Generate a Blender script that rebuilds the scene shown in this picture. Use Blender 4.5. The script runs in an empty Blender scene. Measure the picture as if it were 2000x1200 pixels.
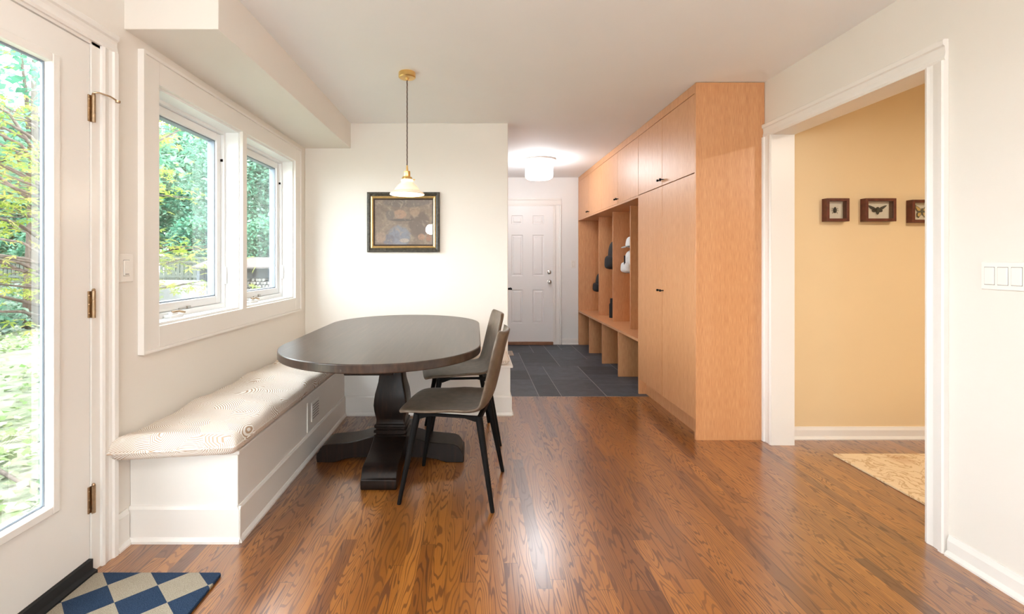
import bpy, bmesh, math, random
import numpy as np
from mathutils import Vector, Matrix, Euler

# ------------------------------------------------------------------ camera, world, exposure
S = bpy.context.scene
COL = S.collection
H = 2.44          # ceiling height
EYE = 1.223       # camera height
LX, RX = -1.505, 1.972   # left and right wall faces
BY, FY = 4.208, 6.95     # back wall of the nook, far wall of the mudroom

cam_d = bpy.data.cameras.new('camera')
cam = bpy.data.objects.new('camera', cam_d)
COL.objects.link(cam)
cam.location = (0, 0, EYE)
cam.rotation_euler = (math.radians(90), 0, 0)
cam_d.sensor_width = 36.0
cam_d.lens = 930 / 2000 * 36.0
cam_d.shift_x = (1000 - 928) / 2000
cam_d.shift_y = -(600 - 509.5) / 2000
cam_d.clip_start = 0.05
S.camera = cam

S.view_settings.view_transform = 'Standard'
S.view_settings.look = 'None'
S.view_settings.exposure = 0.22
S.view_settings.gamma = 1.0
S.view_settings.use_curve_mapping = False
S.cycles.use_denoising = True
S.cycles.denoising_prefilter = 'ACCURATE'
S.cycles.max_bounces = 14
S.cycles.diffuse_bounces = 8
S.cycles.glossy_bounces = 5
S.cycles.transparent_max_bounces = 16
S.cycles.sample_clamp_indirect = 6.0

W = bpy.data.worlds.new('World')
S.world = W
W.use_nodes = True
wn = W.node_tree.nodes
sky = wn.new('ShaderNodeTexSky')
sky.sky_type = 'HOSEK_WILKIE'
sky.turbidity = 6.0
sky.sun_direction = Vector((0.45, 0.3, 0.84)).normalized()
wmix = wn.new('ShaderNodeMix'); wmix.data_type = 'RGBA'
wmix.inputs[0].default_value = 0.72
wmix.inputs[7].default_value = (0.95, 0.98, 1.0, 1)
W.node_tree.links.new(sky.outputs[0], wmix.inputs[6])
W.node_tree.links.new(wmix.outputs[2], wn['Background'].inputs[0])
wn['Background'].inputs[1].default_value = 20.0

sun_d = bpy.data.lights.new('sun', 'SUN')
sun_d.energy = 2.0
sun_d.angle = math.radians(6)
sun_d.color = (1.0, 0.95, 0.86)
sun = bpy.data.objects.new('sun', sun_d)
COL.objects.link(sun)
sun.location = (5, 3, 12)
sun.rotation_euler = Vector((-0.45, -0.3, -0.84)).to_track_quat('-Z', 'Y').to_euler()

FILL_GLOBE_E = 62.0     # added unseen pendants behind the camera, for fill light
PEND_W = 5.5
HALL_W = 33.0
FLUSH_E = 21.0

random.seed(7)
rng = np.random.default_rng(11)

# ------------------------------------------------------------------ node helpers
def srgb(r, g, b):
    def f(c):
        c /= 255.0
        return c / 12.92 if c <= 0.04045 else ((c + 0.055) / 1.055) ** 2.4
    return (f(r), f(g), f(b), 1.0)

class NT:
    def __init__(self, name):
        self.m = bpy.data.materials.new(name)
        self.m.use_nodes = True
        self.t = self.m.node_tree
        self.n = self.t.nodes
        self.b = self.n['Principled BSDF']
        self._tc = None
    def new(self, ty, **kw):
        x = self.n.new(ty)
        for k, v in kw.items():
            setattr(x, k, v)
        return x
    def put(self, sock, v):
        if v is None:
            return
        if hasattr(v, 'is_output') or isinstance(v, bpy.types.NodeSocket):
            self.t.links.new(v, sock)
        else:
            if sock.type == 'VECTOR' and isinstance(v, (int, float)):
                v = (v, v, v)
            if sock.type == 'RGBA' and len(v) == 3:
                v = tuple(v) + (1,)
            sock.default_value = v
    def obj(self):
        if self._tc is None:
            self._tc = self.new('ShaderNodeTexCoord')
        return self._tc.outputs['Object']
    def pos(self):
        return self.new('ShaderNodeNewGeometry').outputs['Position']
    def math(self, op, a, b=None, c=None):
        x = self.new('ShaderNodeMath', operation=op)
        self.put(x.inputs[0], a)
        if b is not None: self.put(x.inputs[1], b)
        if c is not None: self.put(x.inputs[2], c)
        return x.outputs[0]
    def vmath(self, op, a, b=None):
        x = self.new('ShaderNodeVectorMath', operation=op)
        self.put(x.inputs[0], a)
        if b is not None:
            self.put(x.inputs[3 if op == 'SCALE' else 1], b)
        return x.outputs[1 if op in ('LENGTH', 'DISTANCE') else 0]
    def sep(self, v):
        x = self.new('ShaderNodeSeparateXYZ')
        self.put(x.inputs[0], v)
        return x.outputs
    def comb(self, a, b, c):
        x = self.new('ShaderNodeCombineXYZ')
        for i, q in enumerate((a, b, c)):
            self.put(x.inputs[i], q)
        return x.outputs[0]
    def noise(self, v, scale=1.0, detail=2.0, rough=0.5, dist=0.0):
        x = self.new('ShaderNodeTexNoise')
        self.put(x.inputs['Vector'], v)
        x.inputs['Scale'].default_value = scale
        x.inputs['Detail'].default_value = detail
        x.inputs['Roughness'].default_value = rough
        x.inputs['Distortion'].default_value = dist
        return x.outputs['Fac']
    def white(self, v):
        x = self.new('ShaderNodeTexWhiteNoise', noise_dimensions='3D')
        self.put(x.inputs['Vector'], v)
        return x.outputs
    def voro(self, v, scale):
        x = self.new('ShaderNodeTexVoronoi')
        self.put(x.inputs['Vector'], v)
        x.inputs['Scale'].default_value = scale
        return x.outputs
    def ramp(self, f, stops, interp='LINEAR'):
        x = self.new('ShaderNodeValToRGB')
        x.color_ramp.interpolation = interp
        e = x.color_ramp.elements
        while len(e) > 1:
            e.remove(e[-1])
        e[0].position, e[0].color = stops[0]
        for p, c in stops[1:]:
            q = e.new(p); q.color = c
        self.put(x.inputs[0], f)
        return x.outputs[0]
    def mix(self, f, a, b, blend='MIX'):
        x = self.new('ShaderNodeMix', data_type='RGBA', blend_type=blend)
        self.put(x.inputs[0], f); self.put(x.inputs[6], a); self.put(x.inputs[7], b)
        return x.outputs[2]
    def step(self, f, lo, hi):
        x = self.new('ShaderNodeMapRange', interpolation_type='SMOOTHSTEP')
        self.put(x.inputs[0], f)
        x.inputs[1].default_value = lo; x.inputs[2].default_value = hi
        return x.outputs[0]
    def bump(self, h, strength=0.2, dist=0.01):
        x = self.new('ShaderNodeBump')
        x.inputs['Strength'].default_value = strength
        x.inputs['Distance'].default_value = dist
        self.put(x.inputs['Height'], h)
        self.put(self.b.inputs['Normal'], x.outputs[0])
    def fin(self, color=None, rough=None, metal=None, spec=None, coat=None, coat_rough=None):
        I = self.b.inputs
        if color is not None: self.put(I['Base Color'], color)
        if rough is not None: self.put(I['Roughness'], rough)
        if metal is not None: I['Metallic'].default_value = metal
        if spec is not None: I['Specular IOR Level'].default_value = spec
        if coat is not None: I['Coat Weight'].default_value = coat
        if coat_rough is not None: I['Coat Roughness'].default_value = coat_rough
        return self.m

M = {}
def plain(name, col, rough=0.5, metal=0.0, spec=None, var=0.04, scale=14.0, bump=0.0):
    k = NT(name)
    n = k.noise(k.obj(), scale, 3.0)
    lo = tuple(c * (1 - var) for c in col[:3]) + (1,)
    hi = tuple(min(1, c * (1 + var)) for c in col[:3]) + (1,)
    c = k.ramp(n, [(0.3, lo), (0.7, hi)])
    if bump:
        k.bump(k.noise(k.obj(), 220, 2.0), bump, 0.002)
    M[name] = k.fin(c, rough, metal, spec)
    return M[name]

plain('wall_paint', (0.80, 0.77, 0.72), 0.62, var=0.008, scale=3, bump=0.04)
plain('mudroom_paint', (0.84, 0.84, 0.83), 0.6, var=0.008, scale=3, bump=0.04)
plain('ceiling_paint', (0.90, 0.925, 0.945), 0.75, var=0.008, scale=3, bump=0.04)
plain('trim_paint', (0.845, 0.83, 0.80), 0.32, var=0.006, scale=3)
plain('door_paint', (0.87, 0.87, 0.87), 0.35, var=0.006, scale=3)
plain('yellow_paint', (0.81, 0.645, 0.40), 0.62, var=0.015, scale=2, bump=0.04)
plain('black_metal', (0.006, 0.0055, 0.0055), 0.5, 0.0, 0.1)
plain('matte_black', (0.010, 0.010, 0.011), 0.7, var=0.2)
plain('brass', (0.78, 0.52, 0.20), 0.28, 1.0)
plain('bronze', (0.42, 0.30, 0.19), 0.32, 1.0, var=0.15, scale=60)
plain('steel', (0.55, 0.54, 0.52), 0.3, 1.0)
plain('vinyl', (0.86, 0.88, 0.89), 0.4, var=0.005)
plain('gasket', (0.20, 0.24, 0.29), 0.5)
plain('plastic_white', (0.87, 0.85, 0.81), 0.35, var=0.004)
plain('plastic_shade', (0.30, 0.29, 0.28), 0.5)
plain('mahogany', (0.115, 0.028, 0.015), 0.35, var=0.3, scale=40)
plain('mount_paper', (0.86, 0.74, 0.62), 0.8, var=0.02)
plain('insect_dark', (0.035, 0.028, 0.022), 0.55, var=0.3, scale=200)
plain('insect_yellow', (0.62, 0.38, 0.10), 0.6, var=0.3, scale=200)
plain('gold_leaf', (0.80, 0.56, 0.24), 0.35, 0.85, var=0.12, scale=50)
plain('frame_inner', (0.045, 0.026, 0.018), 0.45)
plain('cord_fabric', (0.10, 0.065, 0.05), 0.8, var=0.5, scale=300)
plain('bark', (0.085, 0.07, 0.06), 0.9, 0.0, 0.03, var=0.4, scale=30)
plain('fence_wood', (0.062, 0.076, 0.064), 0.85, 0.0, 0.03, var=0.2, scale=6)
plain('roof_sheet', (0.085, 0.072, 0.07), 0.7, 0.0, 0.03, var=0.08, scale=4)
plain('shed_wood', (0.07, 0.08, 0.09), 0.85, 0.0, 0.03, var=0.2, scale=6)
plain('log_bark', (0.12, 0.115, 0.11), 0.9, 0.0, 0.03, var=0.4, scale=20)
plain('log_end', (0.15, 0.14, 0.13), 0.85, 0.0, 0.03, var=0.25, scale=25)
plain('cover_cloth', (0.13, 0.135, 0.14), 0.7, 0.0, 0.03, var=0.02)
plain('pack_black', (0.011, 0.012, 0.014), 0.75, var=0.3, scale=80)
plain('pack_white', (0.72, 0.74, 0.74), 0.6, var=0.08, scale=30)
plain('pack_grey', (0.36, 0.38, 0.37), 0.65, var=0.1, scale=30)
plain('threshold_wood', (0.24, 0.10, 0.045), 0.45, var=0.15)
plain('vent_tan', (0.55, 0.42, 0.32), 0.5)

def wood_floor():
    k = NT('oak_floor')
    P = k.pos()
    x, y, z = k.sep(P)
    w = 0.0575
    xs = k.math('DIVIDE', x, w)
    xi = k.math('FLOOR', xs)
    fx = k.math('FRACT', xs)
    r0 = k.white(k.comb(xi, 3.3, 1.7))[0]
    ys = k.math('ADD', k.math('DIVIDE', y, 1.15), k.math('MULTIPLY', r0, 7.31))
    yi = k.math('FLOOR', ys)
    fy = k.math('FRACT', ys)
    rnd = k.white(k.comb(xi, yi, 5.1))
    rv = k.sep(rnd[1])
    base = k.ramp(rnd[0], [(0.0, srgb(92, 50, 17)), (0.08, srgb(120, 70, 25)), (0.35, srgb(138, 83, 30)), (0.8, srgb(153, 95, 36)), (1.0, srgb(163, 103, 42))])
    # cathedral grain: contour lines of a stretched noise, different in every board
    gx = k.math('ADD', k.math('MULTIPLY', x, k.math('ADD', k.math('MULTIPLY', rv[2], 10.0), 9.0)), k.math('MULTIPLY', rv[0], 41.0))
    gy = k.math('ADD', k.math('MULTIPLY', y, 1.5), k.math('MULTIPLY', rv[1], 37.0))
    n = k.noise(k.comb(gx, gy, k.math('MULTIPLY', rnd[0], 9.0)), 1.0, 1.6, 0.42)
    freq = k.math('ADD', k.math('MULTIPLY', rv[0], 60.0), 85.0)
    lines = k.math('SINE', k.math('MULTIPLY', n, freq))
    lines = k.step(lines, 0.42, 0.85)
    fine = k.noise(k.comb(k.math('MULTIPLY', x, 420.0), k.math('MULTIPLY', y, 9.0), rnd[0]), 1.0, 2.0)
    fine = k.step(fine, 0.46, 0.70)
    amt = k.math('MULTIPLY', lines, k.math('ADD', 0.46, k.math('MULTIPLY', rv[2], 0.34)))
    c = k.mix(amt, base, srgb(70, 30, 10))
    c = k.mix(k.math('MULTIPLY', fine, 0.30), c, srgb(82, 38, 14))
    gap = k.math('MAXIMUM', k.math('GREATER_THAN', k.math('ABSOLUTE', k.math('SUBTRACT', fx, 0.5)), 0.487),
                 k.math('GREATER_THAN', k.math('ABSOLUTE', k.math('SUBTRACT', fy, 0.5)), 0.4988))
    c = k.mix(k.math('MULTIPLY', gap, 0.6), c, srgb(50, 22, 8))
    k.bump(k.math('SUBTRACT', k.math('MULTIPLY', lines, -0.3), gap), 0.12, 0.002)
    r = k.math('ADD', 0.30, k.math('MULTIPLY', amt, 0.22))
    M['oak_floor'] = k.fin(c, r, spec=0.5, coat=1.0, coat_rough=0.24)
    k.b.inputs['Coat IOR'].default_value = 1.68
wood_floor()

def cabinet_wood():
    k = NT('rift_oak')
    x, y, z = k.sep(k.obj())
    v = k.comb(k.math('MULTIPLY', x, 300.0), k.math('MULTIPLY', y, 300.0), k.math('MULTIPLY', z, 14.0))
    a = k.noise(v, 1.0, 2.0)
    v2 = k.comb(k.math('MULTIPLY', x, 40.0), k.math('MULTIPLY', y, 40.0), k.math('MULTIPLY', z, 0.9))
    b = k.noise(v2, 1.0, 2.0)
    c = k.ramp(k.math('ADD', k.math('MULTIPLY', a, 0.8), k.math('MULTIPLY', b, 0.2)),
               [(0.25, srgb(184, 125, 79)), (0.5, srgb(205, 148, 100)), (0.75, srgb(219, 168, 121))])
    M['rift_oak'] = k.fin(c, 0.42, spec=0.7, coat=0.2, coat_rough=0.42)
cabinet_wood()

def dark_wood():
    k = NT('dark_wood')
    x, y, z = k.sep(k.obj())
    v = k.comb(k.math('MULTIPLY', x, 60.0), k.math('MULTIPLY', y, 3.0), k.math('MULTIPLY', z, 20.0))
    a = k.noise(v, 1.0, 4.0, 0.6)
    c = k.ramp(a, [(0.3, srgb(38, 27, 21)), (0.55, srgb(56, 41, 32)), (0.75, srgb(74, 55, 43))])
    k.bump(a, 0.06, 0.002)
    M['dark_wood'] = k.fin(c, 0.29, spec=0.6)
    k = NT('dark_wood_upright')
    x, y, z = k.sep(k.obj())
    v = k.comb(k.math('MULTIPLY', x, 50.0), k.math('MULTIPLY', y, 50.0), k.math('MULTIPLY', z, 4.0))
    a = k.noise(v, 1.0, 4.0, 0.6)
    c = k.ramp(a, [(0.3, srgb(14, 9, 7)), (0.55, srgb(25, 16, 12)), (0.78, srgb(46, 28, 19))])
    M['dark_wood_upright'] = k.fin(c, 0.34, spec=0.2)
dark_wood()

def leather():
    k = NT('taupe_leather')
    n = k.noise(k.obj(), 26.0, 4.0)
    c = k.ramp(n, [(0.3, srgb(88, 75, 62)), (0.7, srgb(108, 93, 78))])
    k.bump(k.noise(k.obj(), 300.0, 2.0), 0.08, 0.002)
    M['taupe_leather'] = k.fin(c, 0.42, spec=0.5)
leather()

def slate():
    k = NT('slate_tile')
    at = k.new('ShaderNodeAttribute', attribute_name='tone', attribute_type='GEOMETRY').outputs['Fac']
    n = k.noise(k.obj(), 9.0, 6.0, 0.65)
    f = k.math('ADD', k.math('MULTIPLY', n, 0.6), k.math('MULTIPLY', at, 0.4))
    c = k.ramp(f, [(0.25, srgb(38, 44, 52)), (0.5, srgb(54, 62, 72)), (0.75, srgb(80, 88, 98))])
    k.bump(k.noise(k.obj(), 40.0, 5.0), 0.25, 0.004)
    M['slate_tile'] = k.fin(c, 0.48)
slate()
plain('grout', srgb(150, 152, 152), 0.8)

def fabric():
    k = NT('leaf_print_fabric')
    P = k.obj()
    v = k.voro(P, 9.0)
    jit = k.vmath('SCALE', k.vmath('NORMALIZE', k.vmath('SUBTRACT', v['Color'], (0.5, 0.5, 0.5))), 0.24)
    d = k.vmath('DISTANCE', k.vmath('SCALE', P, 1.0), k.vmath('ADD', k.vmath('SCALE', v['Position'], 1.0), jit))
    s = k.math('SINE', k.math('MULTIPLY', d, 1050.0))
    line = k.step(s, -0.7, 0.0)
    edge = k.step(v['Distance'], 0.0, 0.12)
    c = k.mix(line, srgb(182, 155, 130), srgb(244, 241, 236))
    c = k.mix(k.math('MULTIPLY', k.math('SUBTRACT', 1.0, edge), 0.7), c, srgb(246, 242, 236))
    k.bump(k.noise(P, 500.0, 1.0), 0.1, 0.002)
    M['leaf_print_fabric'] = k.fin(c, 0.85, spec=0.2)
fabric()

def mat_checks():
    k = NT('checked_mat')
    x, y, z = k.sep(k.pos())
    D = 0.187
    dx = k.math('ADD', x, 1.369); dy = k.math('MULTIPLY', k.math('SUBTRACT', y, 1.773), 1.04)
    u = k.math('FLOOR', k.math('DIVIDE', k.math('ADD', dx, dy), D))
    v = k.math('FLOOR', k.math('DIVIDE', k.math('SUBTRACT', dx, dy), D))
    par = k.math('FRACT', k.math('MULTIPLY', k.math('ADD', u, v), 0.5))
    par = k.math('GREATER_THAN', par, 0.25)
    n = k.noise(k.pos(), 420.0, 2.0)
    navy = k.ramp(n, [(0.3, srgb(28, 42, 64)), (0.7, srgb(60, 80, 108))])
    tan = k.ramp(n, [(0.3, srgb(140, 130, 114)), (0.7, srgb(190, 180, 162))])
    c = k.mix(par, tan, navy)
    k.bump(n, 0.9, 0.006)
    M['checked_mat'] = k.fin(c, 0.95, spec=0.1)
mat_checks()

def rug_mat():
    k = NT('floral_rug')
    P = k.pos()
    v = k.voro(P, 3.2)
    n = k.noise(P, 7.0, 4.0, 0.6, 1.5)
    a = k.step(k.math('ABSOLUTE', k.math('SUBTRACT', n, 0.5)), 0.0, 0.05)
    c = k.mix(a, srgb(196, 164, 124), srgb(226, 204, 168))
    ros = k.step(v['Distance'], 0.05, 0.35)
    c = k.mix(k.math('MULTIPLY', k.math('SUBTRACT', 1.0, ros), 0.45), c, srgb(176, 120, 82))
    k.bump(k.noise(P, 500.0, 1.0), 0.4, 0.004)
    M['floral_rug'] = k.fin(c, 0.95, spec=0.1)
rug_mat()

def painting():
    k = NT('muted_painting')
    x, y, z = k.sep(k.obj())
    P = k.comb(x, 0.0, z)
    n = k.noise(P, 6.0, 5.0, 0.6, 0.8)
    c = k.ramp(n, [(0.28, srgb(96, 84, 74)), (0.45, srgb(142, 122, 102)), (0.6, srgb(168, 148, 126)), (0.75, srgb(122, 120, 122))])
    def blob(c, px, pz, rx, rz, col, soft=0.22):
        d = k.vmath('LENGTH', k.comb(k.math('DIVIDE', k.math('SUBTRACT', x, px), rx), 0.0, k.math('DIVIDE', k.math('SUBTRACT', z, pz), rz)))
        d = k.math('ADD', d, k.math('MULTIPLY', k.math('SUBTRACT', n, 0.5), 1.0))
        f = k.math('SUBTRACT', 1.0, k.step(d, 1.0 - soft, 1.0 + soft * 0.4))
        return k.mix(f, c, col)
    c = blob(c, -0.04, -0.12, 0.11, 0.10, srgb(140, 152, 176))
    c = blob(c, -0.13, -0.15, 0.06, 0.05, srgb(120, 128, 148))
    c = blob(c, 0.14, -0.02, 0.10, 0.13, srgb(112, 96, 88))
    c = blob(c, 0.10, 0.10, 0.05, 0.05, srgb(182, 156, 132))
    c = blob(c, -0.03, 0.07, 0.06, 0.04, srgb(196, 156, 128))
    c = blob(c, -0.12, 0.06, 0.04, 0.05, srgb(120, 112, 104))
    c = blob(c, -0.20, -0.13, 0.05, 0.05, srgb(186, 160, 138))
    c = blob(c, 0.02, 0.18, 0.22, 0.05, srgb(116, 106, 98))
    c = blob(c, -0.02, 0.02, 0.12, 0.012, srgb(70, 64, 66), 0.4)
    c = blob(c, 0.16, -0.13, 0.035, 0.03, srgb(196, 150, 122))
    c = blob(c, 0.22, -0.14, 0.03, 0.04, srgb(176, 128, 98))
    c = blob(c, 0.0, -0.16, 0.05, 0.02, srgb(208, 200, 190))
    n2 = k.noise(P, 26.0, 4.0, 0.65, 1.2)
    c = k.mix(k.math('MULTIPLY', k.step(n2, 0.46, 0.60), 0.30), c, srgb(76, 66, 60))
    n3 = k.noise(k.vmath('ADD', P, (3.1, 0, 1.7)), 19.0, 4.0, 0.65, 1.0)
    c = k.mix(k.math('MULTIPLY', k.step(n3, 0.54, 0.66), 0.55), c, srgb(198, 180, 158))
    c = k.mix(0.22, c, srgb(196, 188, 182))
    M['muted_painting'] = k.fin(c, 0.5)
painting()

def ornate():
    k = NT('ornate_frame')
    P = k.obj()
    v = k.voro(P, 42.0)
    n = k.noise(P, 60.0, 3.0)
    c = k.ramp(n, [(0.3, srgb(38, 34, 28)), (0.6, srgb(62, 58, 48)), (0.8, srgb(110, 100, 82))])
    k.bump(v['Distance'], 0.6, 0.006)
    M['ornate_frame'] = k.fin(c, 0.42, spec=0.5)
ornate()

def glass(name, tint, refl=1.0):
    k = NT(name)
    t = k.t
    tr = k.new('ShaderNodeBsdfTransparent'); tr.inputs[0].default_value = tint
    gl = k.new('ShaderNodeBsdfGlossy'); gl.inputs['Roughness'].default_value = 0.01
    fr = k.new('ShaderNodeFresnel'); fr.inputs[0].default_value = 1.45
    ms = k.new('ShaderNodeMixShader')
    f = k.math('MULTIPLY', fr.outputs[0], refl)
    t.links.new(f, ms.inputs[0]); t.links.new(tr.outputs[0], ms.inputs[1]); t.links.new(gl.outputs[0], ms.inputs[2])
    t.links.new(ms.outputs[0], k.n['Material Output'].inputs[0])
    M[name] = k.m
glass('window_glass', (0.97, 0.99, 0.985, 1), 0.35)
glass('picture_glass', (1, 1, 1, 1), 1.3)

def emit(name, col, e):
    k = NT(name)
    k.b.inputs['Base Color'].default_value = (0.9, 0.9, 0.9, 1)
    k.b.inputs['Emission Color'].default_value = col
    k.b.inputs['Emission Strength'].default_value = e
    M[name] = k.m
emit('opal_lit', (0.97, 0.98, 1.0, 1), FLUSH_E)
emit('bulb_lit', (1.0, 0.90, 0.76, 1), 18.0)
emit('fill_globe_lit', (1.0, 0.955, 0.91, 1), FILL_GLOBE_E)
emit('can_lit', (1.0, 0.93, 0.84, 1), 6.0)

def opal():
    k = NT('opal_shade')
    t = k.t
    k.fin((0.88, 0.84, 0.78, 1), 0.25)
    tl = k.new('ShaderNodeBsdfTranslucent'); tl.inputs[0].default_value = (0.95, 0.88, 0.76, 1)
    ms = k.new('ShaderNodeMixShader'); ms.inputs[0].default_value = 0.22
    t.links.new(k.b.outputs[0], ms.inputs[1]); t.links.new(tl.outputs[0], ms.inputs[2])
    t.links.new(ms.outputs[0], k.n['Material Output'].inputs[0])
    M['opal_shade'] = k.m
opal()

def leafmat(name, c1, c2, c3, tr=0.45):
    k = NT(name)
    t = k.t
    g = k.new('ShaderNodeNewGeometry').outputs['Random Per Island']
    c = k.ramp(g, [(0.0, c1), (0.5, c2), (1.0, c3)])
    k.fin(c, 0.55, spec=0.06)
    tl = k.new('ShaderNodeBsdfTranslucent'); t.links.new(c, tl.inputs[0])
    ms = k.new('ShaderNodeMixShader'); ms.inputs[0].default_value = tr
    t.links.new(k.b.outputs[0], ms.inputs[1]); t.links.new(tl.outputs[0], ms.inputs[2])
    t.links.new(ms.outputs[0], k.n['Material Output'].inputs[0])
    M[name] = k.m
leafmat('maple_leaf', srgb(94, 116, 44), srgb(120, 132, 58), srgb(142, 138, 76))
leafmat('tree_leaf', srgb(80, 132, 110), srgb(108, 152, 130), srgb(138, 166, 148))
leafmat('deep_leaf', srgb(56, 110, 88), srgb(86, 134, 108), srgb(122, 154, 130))
leafmat('shrub_leaf', srgb(60, 98, 78), srgb(94, 124, 104), srgb(130, 142, 132))
leafmat('cover_leaf', srgb(84, 112, 62), srgb(118, 132, 94), srgb(148, 150, 132), 0.3)

def lawn():
    k = NT('lawn')
    n = k.noise(k.pos(), 3.0, 8.0, 0.7)
    c = k.ramp(n, [(0.3, srgb(86, 96, 76)), (0.5, srgb(110, 116, 98)), (0.7, srgb(126, 125, 116))])
    k.bump(k.noise(k.pos(), 60.0, 4.0), 0.6, 0.03)
    M['lawn'] = k.fin(c, 0.9, spec=0.02)
lawn()

# ------------------------------------------------------------------ object helpers
def wloc(o):
    v = Vector((0, 0, 0))
    while o is not None:
        v += o.location
        o = o.parent
    return v

def tag(o, label=None, cat=None, group=None, kind=None):
    if label: o['label'] = label
    if cat: o['category'] = cat
    if group: o['group'] = group
    if kind: o['kind'] = kind
    return o

def thing(name, label, cat, loc=(0, 0, 0), rz=0.0, group=None, kind=None):
    o = bpy.data.objects.new(name, None)
    o.empty_display_size = 0.1
    COL.objects.link(o)
    o.location = loc
    o.rotation_euler = (0, 0, rz)
    return tag(o, label, cat, group, kind)

class MB:
    """collects shapes in world coordinates (or local ones) and links them as one mesh object"""
    def __init__(self):
        self.bm = bmesh.new()
    def _geo(self, verts, faces):
        vs = [self.bm.verts.new(v) for v in verts]
        out = []
        for f in faces:
            try:
                out.append(self.bm.faces.new([vs[i] for i in f]))
            except ValueError:
                pass
        return vs, out
    def box(self, x0, x1, y0, y1, z0, z1, bev=0.0, seg=1):
        x0, x1 = sorted((x0, x1)); y0, y1 = sorted((y0, y1)); z0, z1 = sorted((z0, z1))
        vs, fs = self._geo([(x0, y0, z0), (x1, y0, z0), (x1, y1, z0), (x0, y1, z0), (x0, y0, z1), (x1, y0, z1), (x1, y1, z1), (x0, y1, z1)],
                           [(0, 3, 2, 1), (4, 5, 6, 7), (0, 1, 5, 4), (1, 2, 6, 5), (2, 3, 7, 6), (3, 0, 4, 7)])
        if bev:
            es = list({e for f in fs for e in f.edges})
            bmesh.ops.bevel(self.bm, geom=es, offset=bev, segments=seg, affect='EDGES', profile=0.5)
        return self
    def prism(self, pts, axis, a0, a1):
        """closed 2D outline extruded along axis: x -> (y,z), y -> (x,z), z -> (x,y)"""
        def P(p, a):
            return {'x': (a, p[0], p[1]), 'y': (p[0], a, p[1]), 'z': (p[0], p[1], a)}[axis]
        n = len(pts)
        vs, fs = self._geo([P(p, a0) for p in pts] + [P(p, a1) for p in pts],
                           [tuple(range(n)), tuple(range(2 * n - 1, n - 1, -1))] + [(i, (i + 1) % n, n + (i + 1) % n, n + i) for i in range(n)])
        return self
    def lathe(self, prof, c=(0, 0, 0), n=32, axis='z', close=False):
        rings = []
        for r, h in prof:
            ring = []
            for i in range(n):
                a = 2 * math.pi * i / n
                if axis == 'z': p = (c[0] + r * math.cos(a), c[1] + r * math.sin(a), c[2] + h)
                elif axis == 'y': p = (c[0] + r * math.cos(a), c[1] + h, c[2] + r * math.sin(a))
                else: p = (c[0] + h, c[1] + r * math.cos(a), c[2] + r * math.sin(a))
                ring.append(self.bm.verts.new(p))
            rings.append(ring)
        for a, b in zip(rings, rings[1:]):
            for i in range(n):
                self.bm.faces.new((a[i], a[(i + 1) % n], b[(i + 1) % n], b[i]))
        if not close:
            self.bm.faces.new(rings[0][::-1]); self.bm.faces.new(rings[-1])
        return self
    def tube(self, pts, radii, n=10):
        pts = [Vector(p) for p in pts]
        if not isinstance(radii, (list, tuple)): radii = [radii] * len(pts)
        rings = []
        up = Vector((0.13, 0.31, 1)).normalized()
        for i, p in enumerate(pts):
            d = (pts[min(i + 1, len(pts) - 1)] - pts[max(i - 1, 0)]).normalized()
            u = d.cross(up)
            if u.length < 1e-3: u = d.cross(Vector((1, 0, 0)))
            u.normalize(); v = d.cross(u)
            rings.append([self.bm.verts.new(p + radii[i] * (math.cos(2 * math.pi * k / n) * u + math.sin(2 * math.pi * k / n) * v)) for k in range(n)])
        for a, b in zip(rings, rings[1:]):
            for i in range(n):
                self.bm.faces.new((a[i], a[(i + 1) % n], b[(i + 1) % n], b[i]))
        self.bm.faces.new(rings[0][::-1]); self.bm.faces.new(rings[-1])
        return self
    def raw(self, verts, faces):
        self._geo(verts, faces)
        return self
    def build(self, name, mat, parent=None, local=False, smooth=None, sub=0, bevel=0.0):
        bm = self.bm
        bmesh.ops.recalc_face_normals(bm, faces=bm.faces)
        if parent is not None and not local:
            bmesh.ops.translate(bm, vec=-wloc(parent), verts=bm.verts)
        me = bpy.data.meshes.new(name)
        bm.to_mesh(me); bm.free()
        if smooth is not None:
            for p in me.polygons: p.use_smooth = True
            if smooth < 180:
                try: me.set_sharp_from_angle(angle=math.radians(smooth))
                except Exception: pass
        me.materials.append(M[mat] if isinstance(mat, str) else mat)
        o = bpy.data.objects.new(name, me)
        COL.objects.link(o)
        if parent is not None: o.parent = parent
        if bevel:
            b = o.modifiers.new('edge', 'BEVEL'); b.width = bevel; b.segments = 2; b.limit_method = 'ANGLE'
        if sub:
            s = o.modifiers.new('smooth', 'SUBSURF'); s.levels = sub; s.render_levels = sub
        return o

def struct(name, mb, mat, parent=None, **kw):
    o = mb.build(name, mat, parent, **kw)
    if parent is None: o['kind'] = 'structure'
    return o

def dup(root, label=None, loc=None, rz=None, group=None):
    r = root.copy(); COL.objects.link(r)
    if loc is not None: r.location = loc
    if rz is not None: r.rotation_euler = (0, 0, rz)
    if label: r['label'] = label
    if group: r['group'] = group
    for ch in list(root.children):
        c = ch.copy(); COL.objects.link(c); c.parent = r
        for g in list(ch.children):
            d = g.copy(); COL.objects.link(d); d.parent = c
    return r

# ------------------------------------------------------------------ room shell
YB = -2.9                      # rear end of the kitchen behind the camera
TILE_Y = 4.284
struct('floor', MB().box(LX - .15, 4.6, YB - .1, TILE_Y, -.12, 0), 'oak_floor')

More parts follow.
